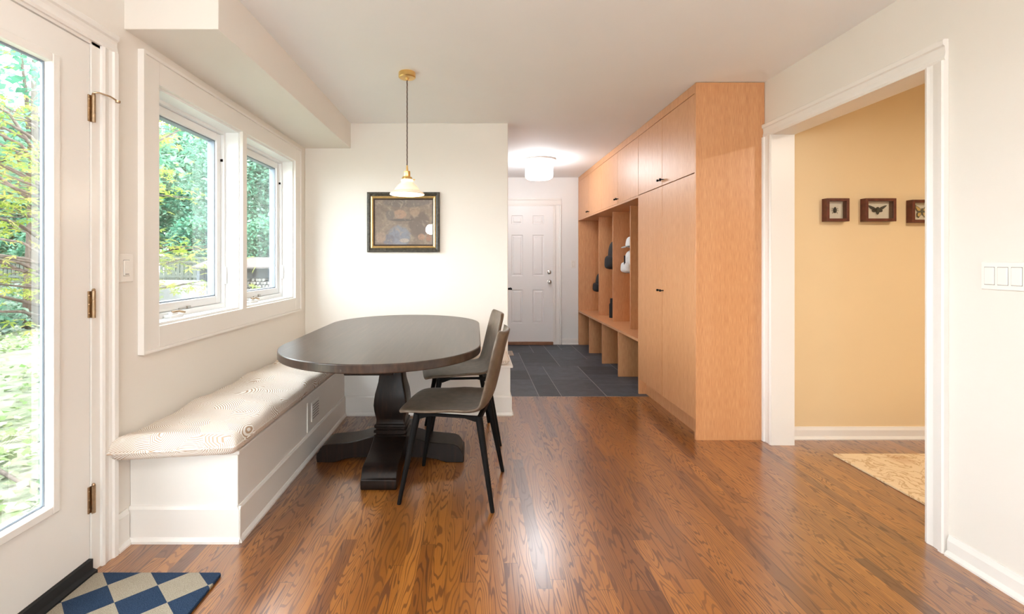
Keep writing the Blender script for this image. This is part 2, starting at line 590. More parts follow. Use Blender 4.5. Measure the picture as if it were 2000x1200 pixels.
# slate tiles laid in mixed sizes on an 0.2 m module
def slate_floor():
    mod = 0.2035
    x0, y0 = 0.169, TILE_Y + 0.004
    nx, ny = 10, 14
    grid = [[None] * ny for _ in range(nx)]
    sizes = [(2, 3), (3, 2), (2, 2), (2, 3), (1, 2), (2, 1), (1, 1), (2, 4)]
    rr = random.Random(21)
    tiles = []
    for j in range(ny):
        for i in range(nx):
            if grid[i][j] is not None: continue
            order = sizes[:6]; rr.shuffle(order); order = order + [(1, 1)]
            for (a, b) in order:
                if all(i + p < nx and j + q < ny and grid[i + p][j + q] is None for p in range(a) for q in range(b)):
                    for p in range(a):
                        for q in range(b): grid[i + p][j + q] = len(tiles)
                    tiles.append((i, j, a, b)); break
    bm = bmesh.new()
    lay = bm.faces.layers.float.new('tone')
    g = 0.0034
    for (i, j, a, b) in tiles:
        xa, xb = x0 + i * mod + g, x0 + (i + a) * mod - g
        ya, yb = y0 + j * mod + g, min(y0 + (j + b) * mod - g, FY + .02)
        if yb - ya < .02: continue
        t = rr.random()
        top = [bm.verts.new(p) for p in ((xa, ya, 0), (xb, ya, 0), (xb, yb, 0), (xa, yb, 0))]
        low = [bm.verts.new((v.co.x, v.co.y, -.008)) for v in top]
        fs = [bm.faces.new(top)] + [bm.faces.new((top[(k + 1) % 4], top[k], low[k], low[(k + 1) % 4])) for k in range(4)]
        for f in fs: f[lay] = t
    me = bpy.data.meshes.new('floor_slate'); bm.to_mesh(me); bm.free()
    me.materials.append(M['slate_tile'])
    o = bpy.data.objects.new('floor_slate', me); COL.objects.link(o)
    o['kind'] = 'structure'
    struct('floor_grout', MB().box(.10, 2.25, TILE_Y, FY + .1, -.12, -.0008), 'grout')
slate_floor()

struct('ceiling', MB().box(LX - .2, 4.7, YB - .1, FY + .2, H, H + .12), 'ceiling_paint')
struct('ceiling_soffit', MB().box(LX, -1.10, 2.04, BY, 2.216, H, bev=.002), 'wall_paint')

WT = 0.19     # exterior wall thickness
DY0, DY1 = 0.94, 1.913      # glazed door opening
WY0, WY1, WZ0, WZ1 = 2.24, 3.94, 0.915, 2.05
mb = MB()
xo = LX - WT
def lw(y0, y1, z0, z1): mb.box(xo, LX, y0, y1, z0, z1)
lw(YB, DY0, -.12, H); lw(DY0, DY1, 2.085, H); lw(DY1, WY0, -.12, H)
lw(WY0, WY1, -.12, WZ0); lw(WY0, WY1, WZ1, H); lw(WY1, BY + .15, -.12, H)
struct('wall_left', mb, 'wall_paint')
struct('wall_back', MB().box(LX, .29, BY, BY + .13, -.10, H, bev=.004), 'wall_paint')
struct('wall_mudroom_left', MB().box(.17, .288, BY + .13, FY, -.10, H), 'mudroom_paint')
struct('wall_far', MB().box(.10, 2.3, FY, FY + .13, -.10, H), 'mudroom_paint')
# right wall with cased opening
OY0, OY1, OZ = 2.071, 3.155, 2.06
mb = MB()
mb.box(RX, RX + .13, YB, OY0, -.1, H); mb.box(RX, RX + .13, OY0, OY1, OZ, H); mb.box(RX, RX + .13, OY1, FY + .1, -.1, H)
struct('wall_right', mb, 'wall_paint')
# yellow hallway beyond the opening
HY = 3.268
struct('wall_hall_back', MB().box(RX + .13, 4.7, HY, HY + .1, -.1, H), 'yellow_paint')
struct('wall_hall_right', MB().box(4.6, 4.7, YB, HY, -.1, H), 'yellow_paint')
# rear wall with an unseen window added to let in fill daylight
mb = MB()
mb.box(LX - .2, -.6, YB - .1, YB, -.1, H); mb.box(.9, 4.7, YB - .1, YB, -.1, H)
mb.box(-.6, .9, YB - .1, YB, -.1, 1.0); mb.box(-.6, .9, YB - .1, YB, 2.15, H)
struct('wall_rear', mb, 'wall_paint')
w3 = thing('fill_window', None, None, (0.15, YB - .05, 1.0), kind='structure')
mb = MB()
for xx in (-.6, .12, .84): mb.box(xx, xx + .06, YB - .08, YB - .02, 1.0, 2.15)
mb.box(-.6, .9, YB - .08, YB - .02, 1.0, 1.06); mb.box(-.6, .9, YB - .08, YB - .02, 2.09, 2.15)
mb.build('window_frame', 'trim_paint', w3)
MB().box(-.56, .86, YB - .055, YB - .049, 1.04, 2.11).build('window_pane', 'window_glass', w3)

# baseboards
def base_prof(d, h=.085):    # (out, z) profile
    return [(0, 0), (d + .012, 0), (d + .012, .008), (d + .004, .020), (d, .022), (d, h - .022), (d * .6, h - .008), (d * .45, h), (0, h)]
mb = MB(); mb.prism([(RX - o, z) for o, z in base_prof(.014)], 'y', YB, 1.976)
struct('baseboard_right', mb, 'trim_paint')
mb = MB(); mb.prism([(HY - o, z) for o, z in base_prof(.014)], 'x', RX + .13, 4.6)
struct('baseboard_hall', mb, 'trim_paint')
mb = MB(); mb.prism([(FY - o, z) for o, z in base_prof(.014)], 'x', 1.262, 1.52)
struct('baseboard_far', mb, 'trim_paint')
mb = MB(); mb.prism([(LX + o, z) for o, z in base_prof(.013, .155)], 'y', 1.984, 2.056)
struct('baseboard_left', mb, 'trim_paint')

# casing profile helpers: stepped flat casing (u = across, t = proud of the wall)
def casing_profile(w):
    return [(0, 0), (0, .014), (.010, .018), (.022, .015), (.034, .013), (w - .030, .016), (w - .024, .023), (w - .006, .025), (w, .020), (w, 0)]

# right opening: casings both sides of the opening + header, and white jamb lining
mb = MB()
pr = casing_profile(.088)
mb.prism([(RX - t, OY0 - u) for u, t in pr], 'z', 0, OZ)
mb.prism([(RX - t, OY1 + u) for u, t in pr ], 'z', 0, OZ)
mb.prism([(RX - t, OZ + u) for u, t in pr], 'y', OY0 - .088, OY1 + .082)
struct('trim_1', mb, 'trim_paint')
mb = MB()
mb.box(RX - .012, RX + .142, OY1 - .004, OY1 + .02, 0, OZ); mb.box(RX - .012, RX + .142, OY0 - .02, OY0 + .004, 0, OZ)
mb.box(RX - .012, RX + .142, OY0, OY1, OZ - .002, OZ + .02)
struct('trim_2', mb, 'trim_paint')

# ------------------------------------------------------------------ glazed garden door (left)
d1 = thing('door_1', None, None, (LX, (DY0 + DY1) / 2, 0), kind='structure')
DT = .044
GY0, GY1, GZ0, GZ1 = 1.13, 1.687, .352, 1.930
dy0, dy1, dz0, dz1 = .965, 1.861, .060, 2.068
mb = MB()
xi, xe = LX - .002, LX - DT
mb.box(xe, xi, dy0, GY0 - .01, dz0, dz1); mb.box(xe, xi, GY1 + .01, dy1, dz0, dz1)
mb.box(xe, xi, GY0 - .01, GY1 + .01, dz0, GZ0 - .01); mb.box(xe, xi, GY0 - .01, GY1 + .01, GZ1 + .01, dz1)
slab = mb.build('door_slab', 'trim_paint', d1)
mb = MB()    # glazing bead round the pane
def bead(y0, y1, z0, z1, w, x0, x1):
    mb.box(x0, x1, y0 - w, y0, z0 - w, z1 + w, bev=.003); mb.box(x0, x1, y1, y1 + w, z0 - w, z1 + w, bev=.003)
    mb.box(x0, x1, y0, y1, z0 - w, z0, bev=.003); mb.box(x0, x1, y0, y1, z1, z1 + w, bev=.003)
bead(GY0, GY1, GZ0, GZ1, .030, LX - .03, LX + .010)
mb.build('glazing_bead', 'trim_paint', d1)
mb = MB(); bead(GY0 + .006, GY1 - .006, GZ0 + .006, GZ1 - .006, .008, LX - .034, LX - .020)
mb.build('glazing_gasket', 'gasket', d1)
MB().box(LX - .030, LX - .024, GY0, GY1, GZ0, GZ1).build('glass_pane', 'window_glass', d1)
MB().prism([(LX - .055, .002), (LX + .030, .002), (LX + .030, .016), (LX + .012, .022), (LX + .012, .058), (LX - .055, .058)], 'y', DY0 + .01, DY1 - .052).build('door_sweep', 'matte_black', d1)
def hinge(z):
    mb = MB()
    mb.lathe([(.0075, -.053), (.0075, -.0185), (.0066, -.018), (.0066, -.0175), (.0075, -.017), (.0075, .017), (.0066, .0175), (.0066, .018), (.0075, .0185), (.0075, .053)], (LX + .010, 1.866, z), 14)
    mb.lathe([(.005, .053), (.007, .056), (.004, .062)], (LX + .010, 1.866, z), 12)
    h = mb.build('hinge', 'bronze', d1, smooth=40)
    m2 = MB(); m2.box(LX - .002, LX + .003, 1.850, 1.866, z - .052, z + .052, bev=.001)
    for dz in (-.035, 0, .035): m2.lathe([(.004, 0), (.003, .0015)], (LX + .003, 1.855, z + dz), 10, 'x')
    m2.build('hinge_leaf', 'bronze', h)
    return h
h_top = hinge(1.819); hinge(1.052); hinge(.288)
mb = MB()
mb.tube([(LX + .010, 1.866, 1.882), (LX + .026, 1.874, 1.884), (LX + .045, 1.905, 1.880), (LX + .052, 1.930, 1.872)], .0035, 8)
mb.lathe([(.0, -.004), (.009, -.004), (.010, .003), (.0, .005)], (LX + .052, 1.936, 1.870), 12)
mb.build('hinge_pin_stop', 'bronze', h_top, smooth=40)
# jamb and casing of the garden door
mb = MB()
mb.box(LX - WT, LX + .004, 1.864, DY1, 0, 2.085); mb.box(LX - WT, LX + .004, DY0 - .03, .962, 0, 2.085); mb.box(LX - WT, LX + .004, DY0, DY1, 2.071, 2.09)
mb.box(LX - .068, LX - .05, 1.848, 1.864, .06, 2.085)
struct('trim_3', mb, 'trim_paint')
mb = MB(); pr = casing_profile(.078)
mb.prism([(LX + t, 1.905 + u) for u, t in pr], 'z', 0, 2.082)
mb.prism([(LX + t, .93 - u) for u, t in pr], 'z', 0, 2.082)
mb.prism([(LX + t, 2.082 + u) for u, t in pr], 'y', .86, 1.983)
struct('trim_4', mb, 'trim_paint')

# ------------------------------------------------------------------ casement windows (left)
WM0, WM1 = 3.045, 3.10
mb = MB()
CW = .102
def casing_box(y0, y1, z0, z1): mb.box(LX - .001, LX + .020, y0, y1, z0, z1, bev=.0012)
casing_box(WY0 - CW, WY0, WZ0 - .10, WZ1 + .105); casing_box(WY1, WY1 + CW, WZ0 - .10, WZ1 + .105)
casing_box(WY0, WY1, WZ1, WZ1 + .105); casing_box(WY0, WY1, WZ0 - .10, WZ0)
casing_box(WM0, WM1, WZ0, WZ1)
# back band
bw = .014
mb.box(LX - .001, LX + .028, WY0 - CW - bw, WY0 - CW, WZ0 - .10, WZ1 + .105)
mb.box(LX - .001, LX + .028, WY1 + CW, WY1 + CW + bw, WZ0 - .10, WZ1 + .105)
mb.box(LX - .001, LX + .028, WY0 - CW - bw, WY1 + CW + bw, WZ0 - .10 - bw, WZ0 - .10)
mb.box(LX - .001, LX + .028, WY0 - CW - bw, WY1 + CW + bw, WZ1 + .105, WZ1 + .105 + bw)
struct('trim_5', mb, 'trim_paint')

def window_unit(name, y0, y1):
    root = thing(name, None, None, (LX - .1, (y0 + y1) / 2, WZ0), kind='structure')
    mb = MB(); x0, x1 = LX - .185, LX - .0015      # jamb extension
    t = .012
    mb.box(x0, x1, y0, y0 + t, WZ0, WZ1); mb.box(x0, x1, y1 - t, y1, WZ0, WZ1)
    mb.box(x0, x1, y0 + t, y1 - t, WZ0, WZ0 + t); mb.box(x0, x1, y0 + t, y1 - t, WZ1 - t, WZ1)
    # frame stop
    a = .030
    mb.box(LX - .175, LX - .085, y0 + t, y0 + a, WZ0 + t, WZ1 - t); mb.box(LX - .175, LX - .085, y1 - a, y1 - t, WZ0 + t, WZ1 - t)
    mb.box(LX - .175, LX - .086, y0 + a, y1 - a, WZ0 + t, WZ0 + a + .01); mb.box(LX - .175, LX - .086, y0 + a, y1 - a, WZ1 - a, WZ1 - t)
    mb.build('window_frame', 'vinyl', root)
    mb = MB(); s0, s1, sw = y0 + a + .002, y1 - a - .002, .046
    q0, q1 = WZ0 + a + .012, WZ1 - a - .002
    xa, xb = LX - .165, LX - .105
    mb.box(xa, xb, s0, s0 + sw, q0, q1, bev=.003); mb.box(xa, xb, s1 - sw, s1, q0, q1, bev=.003)
    mb.box(xa, xb, s0 + sw, s1 - sw, q0, q0 + sw, bev=.003); mb.box(xa, xb, s0 + sw, s1 - sw, q1 - sw, q1, bev=.003)
    sash = mb.build('sash', 'vinyl', root)
    mb = MB()
    g = .007
    for (ya, yb, za, zb) in ((s0 + sw - .001, s0 + sw + g, q0 + sw, q1 - sw), (s1 - sw - g, s1 - sw + .001, q0 + sw, q1 - sw),
                             (s0 + sw, s1 - sw, q0 + sw - .001, q0 + sw + g), (s0 + sw, s1 - sw, q1 - sw - g, q1 - sw + .001)):
        mb.box(xa + .006, xb - .012, ya, yb, za, zb)
    mb.build('glazing_gasket', 'gasket', sash)
    MB().box(LX - .142, LX - .136, s0 + sw, s1 - sw, q0 + sw, q1 - sw).build('glass_pane', 'window_glass', sash)
    # crank operator on the sill
    cy = y0 + (y1 - y0) * .30
    mb = MB()
    mb.box(LX - .088, LX - .045, cy - .055, cy + .055, WZ0 + .010, WZ0 + .028, bev=.006, seg=2)
    mb.box(LX - .078, LX - .055, cy - .03, cy + .02, WZ0 + .026, WZ0 + .040, bev=.005, seg=2)
    cr = mb.build('crank_operator', 'vinyl', root)
    mb = MB(); mb.tube([(LX - .062, cy - .02, WZ0 + .042), (LX - .052, cy + .02, WZ0 + .044), (LX - .045, cy + .06, WZ0 + .034)], [.006, .005, .006], 8)
    mb.build('crank_handle', 'bronze', cr, smooth=60)
    mb = MB(); mb.box(LX - .110, LX - .098, cy + .10, cy + .16, WZ0 + .042, WZ0 + .050); mb.box(LX - .112, LX - .095, cy + .17, cy + .20, WZ0 + .042, WZ0 + .056)
    mb.build('operator_arm', 'steel', root)
    mb = MB(); mb.box(LX - .108, LX - .092, y1 - a - .008, y1 - a + .004, WZ1 - .20, WZ1 - .185)
    mb.build('hinge_stop', 'black_metal', root)
    mb = MB(); mb.box(LX - .085, LX - .072, y1 - a - .004, y1 - a + .014, WZ0 + .16, WZ0 + .27, bev=.003)
    mb.build('sash_lock', 'vinyl', root)
window_unit('window_1', WY0, WM0)
window_unit('window_2', WM1, WY1)

# ------------------------------------------------------------------ far six-panel door, side door lever
d2 = thing('door_2', None, None, (.766, FY, 0), kind='structure')
X0, X1, Z1 = .398, 1.134, 2.018
bm_ = MB()
cols = [(.530, .694), (.838, 1.002)]
rows = [(.31, .80), (1.0, 1.60), (1.757, 1.883)]
xs = [X0, cols[0][0], cols[0][1], cols[1][0], cols[1][1], X1]
zs = [.045, rows[0][0], rows[0][1], rows[1][0], rows[1][1], rows[2][0], rows[2][1], Z1]
yf = FY - .018
for i in range(5):
    for j in range(7):
        a, b, c, d = xs[i], xs[i + 1], zs[j], zs[j + 1]
        if i in (1, 3) and j in (1, 3, 5):
            def ring(k, y): return [(a + k, y, c + k), (b - k, y, c + k), (b - k, y, d - k), (a + k, y, d - k)]
            R = [ring(0, yf), ring(.008, yf + .009), ring(.020, yf + .009), ring(.036, yf + .002)]
            vs = [v for r in R for v in r]
            fs = [(4 * r + k, 4 * r + (k + 1) % 4, 4 * r + 4 + (k + 1) % 4, 4 * r + 4 + k) for r in range(3) for k in range(4)] + [(12, 13, 14, 15)]
            bm_.raw(vs, fs)
        else:
            bm_.raw([(a, yf, c), (b, yf, c), (b, yf, d), (a, yf, d)], [(0, 1, 2, 3)])
bm_.raw([(X1, yf, .045), (X1, yf + .017, .045), (X1, yf + .017, Z1), (X1, yf, Z1)], [(0, 1, 2, 3)])
bmesh.ops.remove_doubles(bm_.bm, verts=bm_.bm.verts, dist=.0002)
bm_.build('door_slab', 'door_paint', d2)
mb = MB(); mb.lathe([(.0, -.030), (.016, -.029), (.019, -.014), (.028, -.010), (.028, 0)], (1.078, yf, 1.057), 20, 'y')
mb.box(1.075, 1.081, yf - .042, yf - .028, 1.045, 1.069, bev=.002)
mb.build('deadbolt', 'steel', d2, smooth=40)
mb = MB(); mb.lathe([(.0, -.066), (.018, -.064), (.028, -.052), (.028, -.042), (.015, -.028), (.012, -.010), (.030, -.008), (.032, 0)], (1.078, yf, .918), 20, 'y')
mb.build('door_knob', 'steel', d2, smooth=40)
MB().box(X0, X1, FY - .05, FY, .0, .042, bev=.004).build('door_sill', 'threshold_wood', d2)
mb = MB(); pr = casing_profile(.105)
mb.prism([(1.149 + u, FY - t) for u, t in pr], 'z', 0, 2.03)
mb.prism([(.383 - u * .85, FY - t) for u, t in pr], 'z', 0, 2.03)
mb.prism([(FY - t, 2.03 + u) for u, t in pr], 'x', .30, 1.254)
mb.box(1.134, 1.152, FY - .016, FY, 0, 2.035); mb.box(.383, .398, FY - .016, FY, 0, 2.035); mb.box(.383, 1.152, FY - .016, FY, 2.02, 2.035)
struct('trim_6', mb, 'trim_paint')

d3 = thing('door_3', None, None, (.288, 4.95, 0), kind='structure')
MB().box(.288, .300, 4.62, 5.40, .01, 2.03).build('door_slab', 'door_paint', d3)
mb = MB(); mb.lathe([(.026, 0), (.026, .010), (.010, .014), (.010, .055)], (.300, 4.70, .945), 16, 'x')
mb.box(.345, .362, 4.66, 4.78, .936, .954, bev=.004)
mb.build('lever_handle', 'black_metal', d3, smooth=40)

# ------------------------------------------------------------------ switch plates
def switch(name, label, axis, wall, a0, a1, z0, z1, n, sgn, rocker_w=.034):
    root = thing(name, label, 'light switch', {'x': (wall, (a0 + a1) / 2, (z0 + z1) / 2), 'y': ((a0 + a1) / 2, wall, (z0 + z1) / 2)}[axis])
    def bx(mb, d0, d1, b0, b1, c0, c1, bev):
        if axis == 'x': mb.box(wall + sgn * d0, wall + sgn * d1, b0, b1, c0, c1, bev=bev)
        else: mb.box(b0, b1, wall + sgn * d0, wall + sgn * d1, c0, c1, bev=bev)
    mb = MB(); bx(mb, 0, .006, a0, a1, z0, z1, .003); mb.build('switch_plate', 'plastic_white', root)
    zc = (z0 + z1) / 2
    for i in range(n):
        c = (a0 + a1) / 2 + (i - (n - 1) / 2) * .046
        w = rocker_w / 2
        mb = MB(); bx(mb, .004, .0066, c - w - .0012, c + w + .0012, zc - .0345, zc + .0345, 0); mb.build('rocker_slot', 'plastic_shade', root)
        mb = MB(); bx(mb, .004, .0095, c - w, c + w, zc - .033, zc + .0325, .002); mb.build('rocker', 'plastic_white', root)
    return root
switch('light_switch', 'white four rocker switch plate on the right wall beyond the wide opening', 'x', RX, 1.650, 1.852, 1.112, 1.218, 4, -1)
sw = switch('light_switch', 'white single rocker dimmer plate between garden door and window', 'x', LX, 2.003, 2.090, 1.131, 1.252, 1, 1)
mb = MB(); mb.box(LX + .008, LX + .0105, 2.036, 2.057, 1.163, 1.167); mb.build('dimmer_slider', 'plastic_shade', sw)
switch('light_switch', 'small white switch plate on far wall right of the six panel door', 'y', FY, 1.398, 1.468, 1.118, 1.228, 1, -1)

# ------------------------------------------------------------------ built-in corner bench and cushions
BX, BZ = -1.022, .395
BFY = 3.755                    # front face of the back run
bench = thing('corner_bench', 'white painted L-shaped built-in bench under the window and along the back wall', 'bench', (-1.25, 3.0, 0))
mb = MB()
mb.box(LX + .001, BX - .012, 2.075, BY - .001, 0, BZ - .018, bev=.002)
mb.build('bench_base', 'trim_paint', bench)
mb = MB(); mb.box(BX - .03, .278, BFY + .012, BY - .001, 0, BZ - .018, bev=.002)
mb.build('bench_base', 'trim_paint', bench)
mb = MB(); mb.box(LX + .001, BX - .004, 2.070, BFY, BZ - .018, BZ, bev=.003); mb.box(LX + .001, .298, BFY - .006, BY - .001, BZ - .018, BZ, bev=.003)
mb.build('bench_top', 'trim_paint', bench)
def bbase():
    h = .155
    pf = [(0, 0), (.024, 0), (.024, .010), (.016, .022), (.012, .024), (.012, h - .012), (.006, h), (0, h)]
    mb = MB()
    mb.prism([(2.075 - o, z) for o, z in pf], 'x', LX + .002, BX + .004)
    mb.prism([(BX - .012 + o, z) for o, z in pf], 'y', 2.060, BFY + .02)
    mb.prism([(BFY + .012 - o, z) for o, z in pf], 'x', BX - .012, .2885)
    mb.prism([(.278 + o, z) for o, z in pf], 'y', BFY + .0015, BY - .001)
    mb.build('bench_baseboard', 'trim_paint', bench)
bbase()
mb = MB(); mb.box(BX - .013, BX - .006, 2.925, 2.935, .165, .345)
mb.build('panel_batten', 'trim_paint', bench)
mb = MB(); mb.box(BX - .013, BX - .006, 3.00, 3.14, .205, .325, bev=.002)
vent = mb.build('vent_plate', 'trim_paint', bench)
mb = MB()
for i in range(6): mb.box(BX - .007, BX - .004, 3.015, 3.125, .220 + i * .0165, .226 + i * .0165)
mb.build('vent_grille', 'plastic_shade', vent)

def cushion(name, label, x0, x1, y0, y1, z0, th, shear=0.0, waves=0.0, along='y', nx=18, ny=60, seedv=1):
    r = random.Random(seedv)
    nx, ny = (nx, ny) if along == 'y' else (ny, nx)
    rootloc = Vector(((x0 + x1) / 2, (y0 + y1) / 2, z0))
    pan = {}
    V, F = [], []
    L = (y1 - y0) if along == 'y' else (x1 - x0)
    ph = r.random() * 6
    def warp(i, n):
        return .5 - .5 * math.cos(math.pi * i / n)
    def P(i, j, top):
        u, v = warp(i, nx), warp(j, ny)
        if along == 'y': v = .35 * v + .65 * j / ny
        else: u = .35 * u + .65 * i / nx
        x = x0 + (x1 - x0) * u; y = y0 + (y1 - y0) * v
        d = min(x - x0, x1 - x, y - y0, y1 - y)
        f = (1 - (1 - min(d / .030, 1)) ** 2) ** .5
        y += -shear * (1 - v) * (x1 - x) / (x1 - x0)
        s = (v if along == 'y' else u)
        t = (u if along == 'y' else v)
        crown = .022 * (1 - (2 * t - 1) ** 2)
        und = waves * (math.sin(s * L * 11 + ph + t * 2.2) * .6 + math.sin(s * L * 23 + t * 4 + 1.1) * .4)
        pk = .004 * math.sin(s * L * 80 + 3 * t) * (1 if abs(t - .5) > .4 else .15)
        if top: z = z0 + th * .45 + (th * .45 + crown + und + pk) * f
        else: z = z0 + th * .45 * (1 - f)
        return (x - rootloc.x, y - rootloc.y, z - rootloc.z)
    idt, idb = {}, {}
    for i in range(nx + 1):
        for j in range(ny + 1):
            idt[i, j] = len(V); V.append(P(i, j, True))
            if i in (0, nx) or j in (0, ny): idb[i, j] = idt[i, j]
            else: idb[i, j] = len(V); V.append(P(i, j, False))
    for i in range(nx):
        for j in range(ny):
            q = [(i, j), (i + 1, j), (i + 1, j + 1), (i, j + 1)]
            F.append([idt[k] for k in q]); F.append([idb[k] for k in q[::-1]])
    me = bpy.data.meshes.new(name); me.from_pydata(V, [], F)
    for p in me.polygons: p.use_smooth = True
    me.materials.append(M['leaf_print_fabric'])
    o = bpy.data.objects.new(name, me); COL.objects.link(o)
    o.location = rootloc
    s = o.modifiers.new('smooth', 'SUBSURF'); s.levels = 1; s.render_levels = 1
    tag(o, label, 'cushion')
    # welt along the mid seam
    mb = MB()
    rim = [V[idt[i, 0]] for i in range(nx + 1)] + [V[idt[nx, j]] for j in range(1, ny + 1)]
    mb.tube([Vector(p) for p in rim], .0045, 6)
    mb.build('welt', 'leaf_print_fabric', o, local=True, smooth=180)
    return o
cushion('bench_cushion', 'long puffy leaf-printed cushion on the bench under the window', LX + .004, BX + .012, 2.0, BY - .01, BZ + .001, .095, shear=.075, waves=.013, seedv=3)
cushion('bench_cushion', 'brown leaf-printed cushion on the back-wall bench behind the chairs', BX + .016, .272, BFY + .01, BY - .008, BZ + .001, .075, waves=.003, along='x', seedv=5)

# ------------------------------------------------------------------ dining table
TX, TY, TZ = -.500, 3.0, .775
PX, PY = -.515, 2.978
tab = thing('dining_table', 'dark brown oblong pedestal dining table standing in front of the corner bench', 'table', (PX, PY, 0))
def racetrack(cx, cy, r, half, n=40):
    pts = []
    for i in range(n + 1):
        a = math.pi * i / n
        pts.append((cx + r * math.cos(a), cy + half + r * math.sin(a)))
    for i in range(n + 1):
        a = math.pi + math.pi * i / n
        pts.append((cx + r * math.cos(a), cy - half + r * math.sin(a)))
    return pts
mb = MB(); mb.prism(racetrack(TX, TY, .530, .420), 'z', TZ - .042, TZ)
mb.build('tabletop', 'dark_wood', tab, smooth=35, bevel=.005)
mb = MB(); mb.box(PX - .24, PX + .20, PY - .36, PY - .30, TZ - .075, TZ - .042); mb.box(PX - .24, PX + .20, PY + .30, PY + .36, TZ - .075, TZ - .042)
mb.box(PX - .24, PX - .18, PY - .3, PY + .3, TZ - .075, TZ - .042); mb.box(PX + .14, PX + .20, PY - .3, PY + .3, TZ - .075, TZ - .042)
mb.box(PX - .13, PX + .13, PY - .13, PY + .13, TZ - .085, TZ - .042)
mb.box(PX - .12, PX + .12, PY - .68, PY + .68, .668, TZ - .042, bev=.003)
mb.build('apron', 'dark_wood_upright', tab)
def square_stack(prof, c, rad=.012, n=5):
    """lofted rounded-square sections (half width, z)"""
    mb = MB(); rings = []
    for h, z in prof:
        ring = []
        r = min(rad, h * .4)
        for q in range(4):
            cxs, cys = ((1, 1), (-1, 1), (-1, -1), (1, -1))[q]
            for k in range(n):
                a = math.pi / 2 * q + math.pi / 2 * k / (n - 1)
                ring.append(mb.bm.verts.new((c[0] + cxs * (h - r) + r * math.cos(a), c[1] + cys * (h - r) + r * math.sin(a), z)))
        rings.append(ring)
    m = len(rings[0])
    for a, b in zip(rings, rings[1:]):
        for i in range(m): mb.bm.faces.new((a[i], a[(i + 1) % m], b[(i + 1) % m], b[i]))
    mb.bm.faces.new(rings[0][::-1]); mb.bm.faces.new(rings[-1])
    return mb
vase = [(.088, .243), (.087, .252), (.088, .262), (.093, .285), (.0985, .315), (.1015, .345), (.099, .378), (.094, .413), (.085, .448), (.077, .482), (.0715, .53), (.069, .57), (.070, .61), (.074, .64), (.080, .668)]
square_stack(vase, (PX, PY)).build('pedestal_column', 'dark_wood_upright', tab, smooth=40)
rings_ = [(.092, .05), (.092, .150), (.098, .153), (.098, .166), (.088, .169), (.088, .178), (.100, .181), (.100, .196), (.088, .199), (.088, .206), (.096, .210), (.098, .218), (.096, .228), (.088, .232), (.086, .243)]
square_stack(rings_, (PX, PY), .006).build('pedestal_collar', 'dark_wood_upright', tab, smooth=30)
footp = [(.06, .165), (.10, .160), (.15, .146), (.20, .131), (.25, .122), (.31, .116), (.35, .113), (.385, .109), (.408, .100), (.424, .083), (.436, .060), (.446, .054), (.448, .030), (.446, .006), (.442, .0), (.34, .0), (.32, .006), (.28, .020), (.22, .030), (.14, .032), (.06, .032)]
for ang in range(4):
    mb = MB(); mb.prism(footp, 'y', -.096, .096)
    bmesh.ops.rotate(mb.bm, verts=mb.bm.verts, cent=(0, 0, 0), matrix=Matrix.Rotation(ang * math.pi / 2, 3, 'Z'))
    mb.build('foot', 'dark_wood_upright', tab, local=True, smooth=30, bevel=.004)

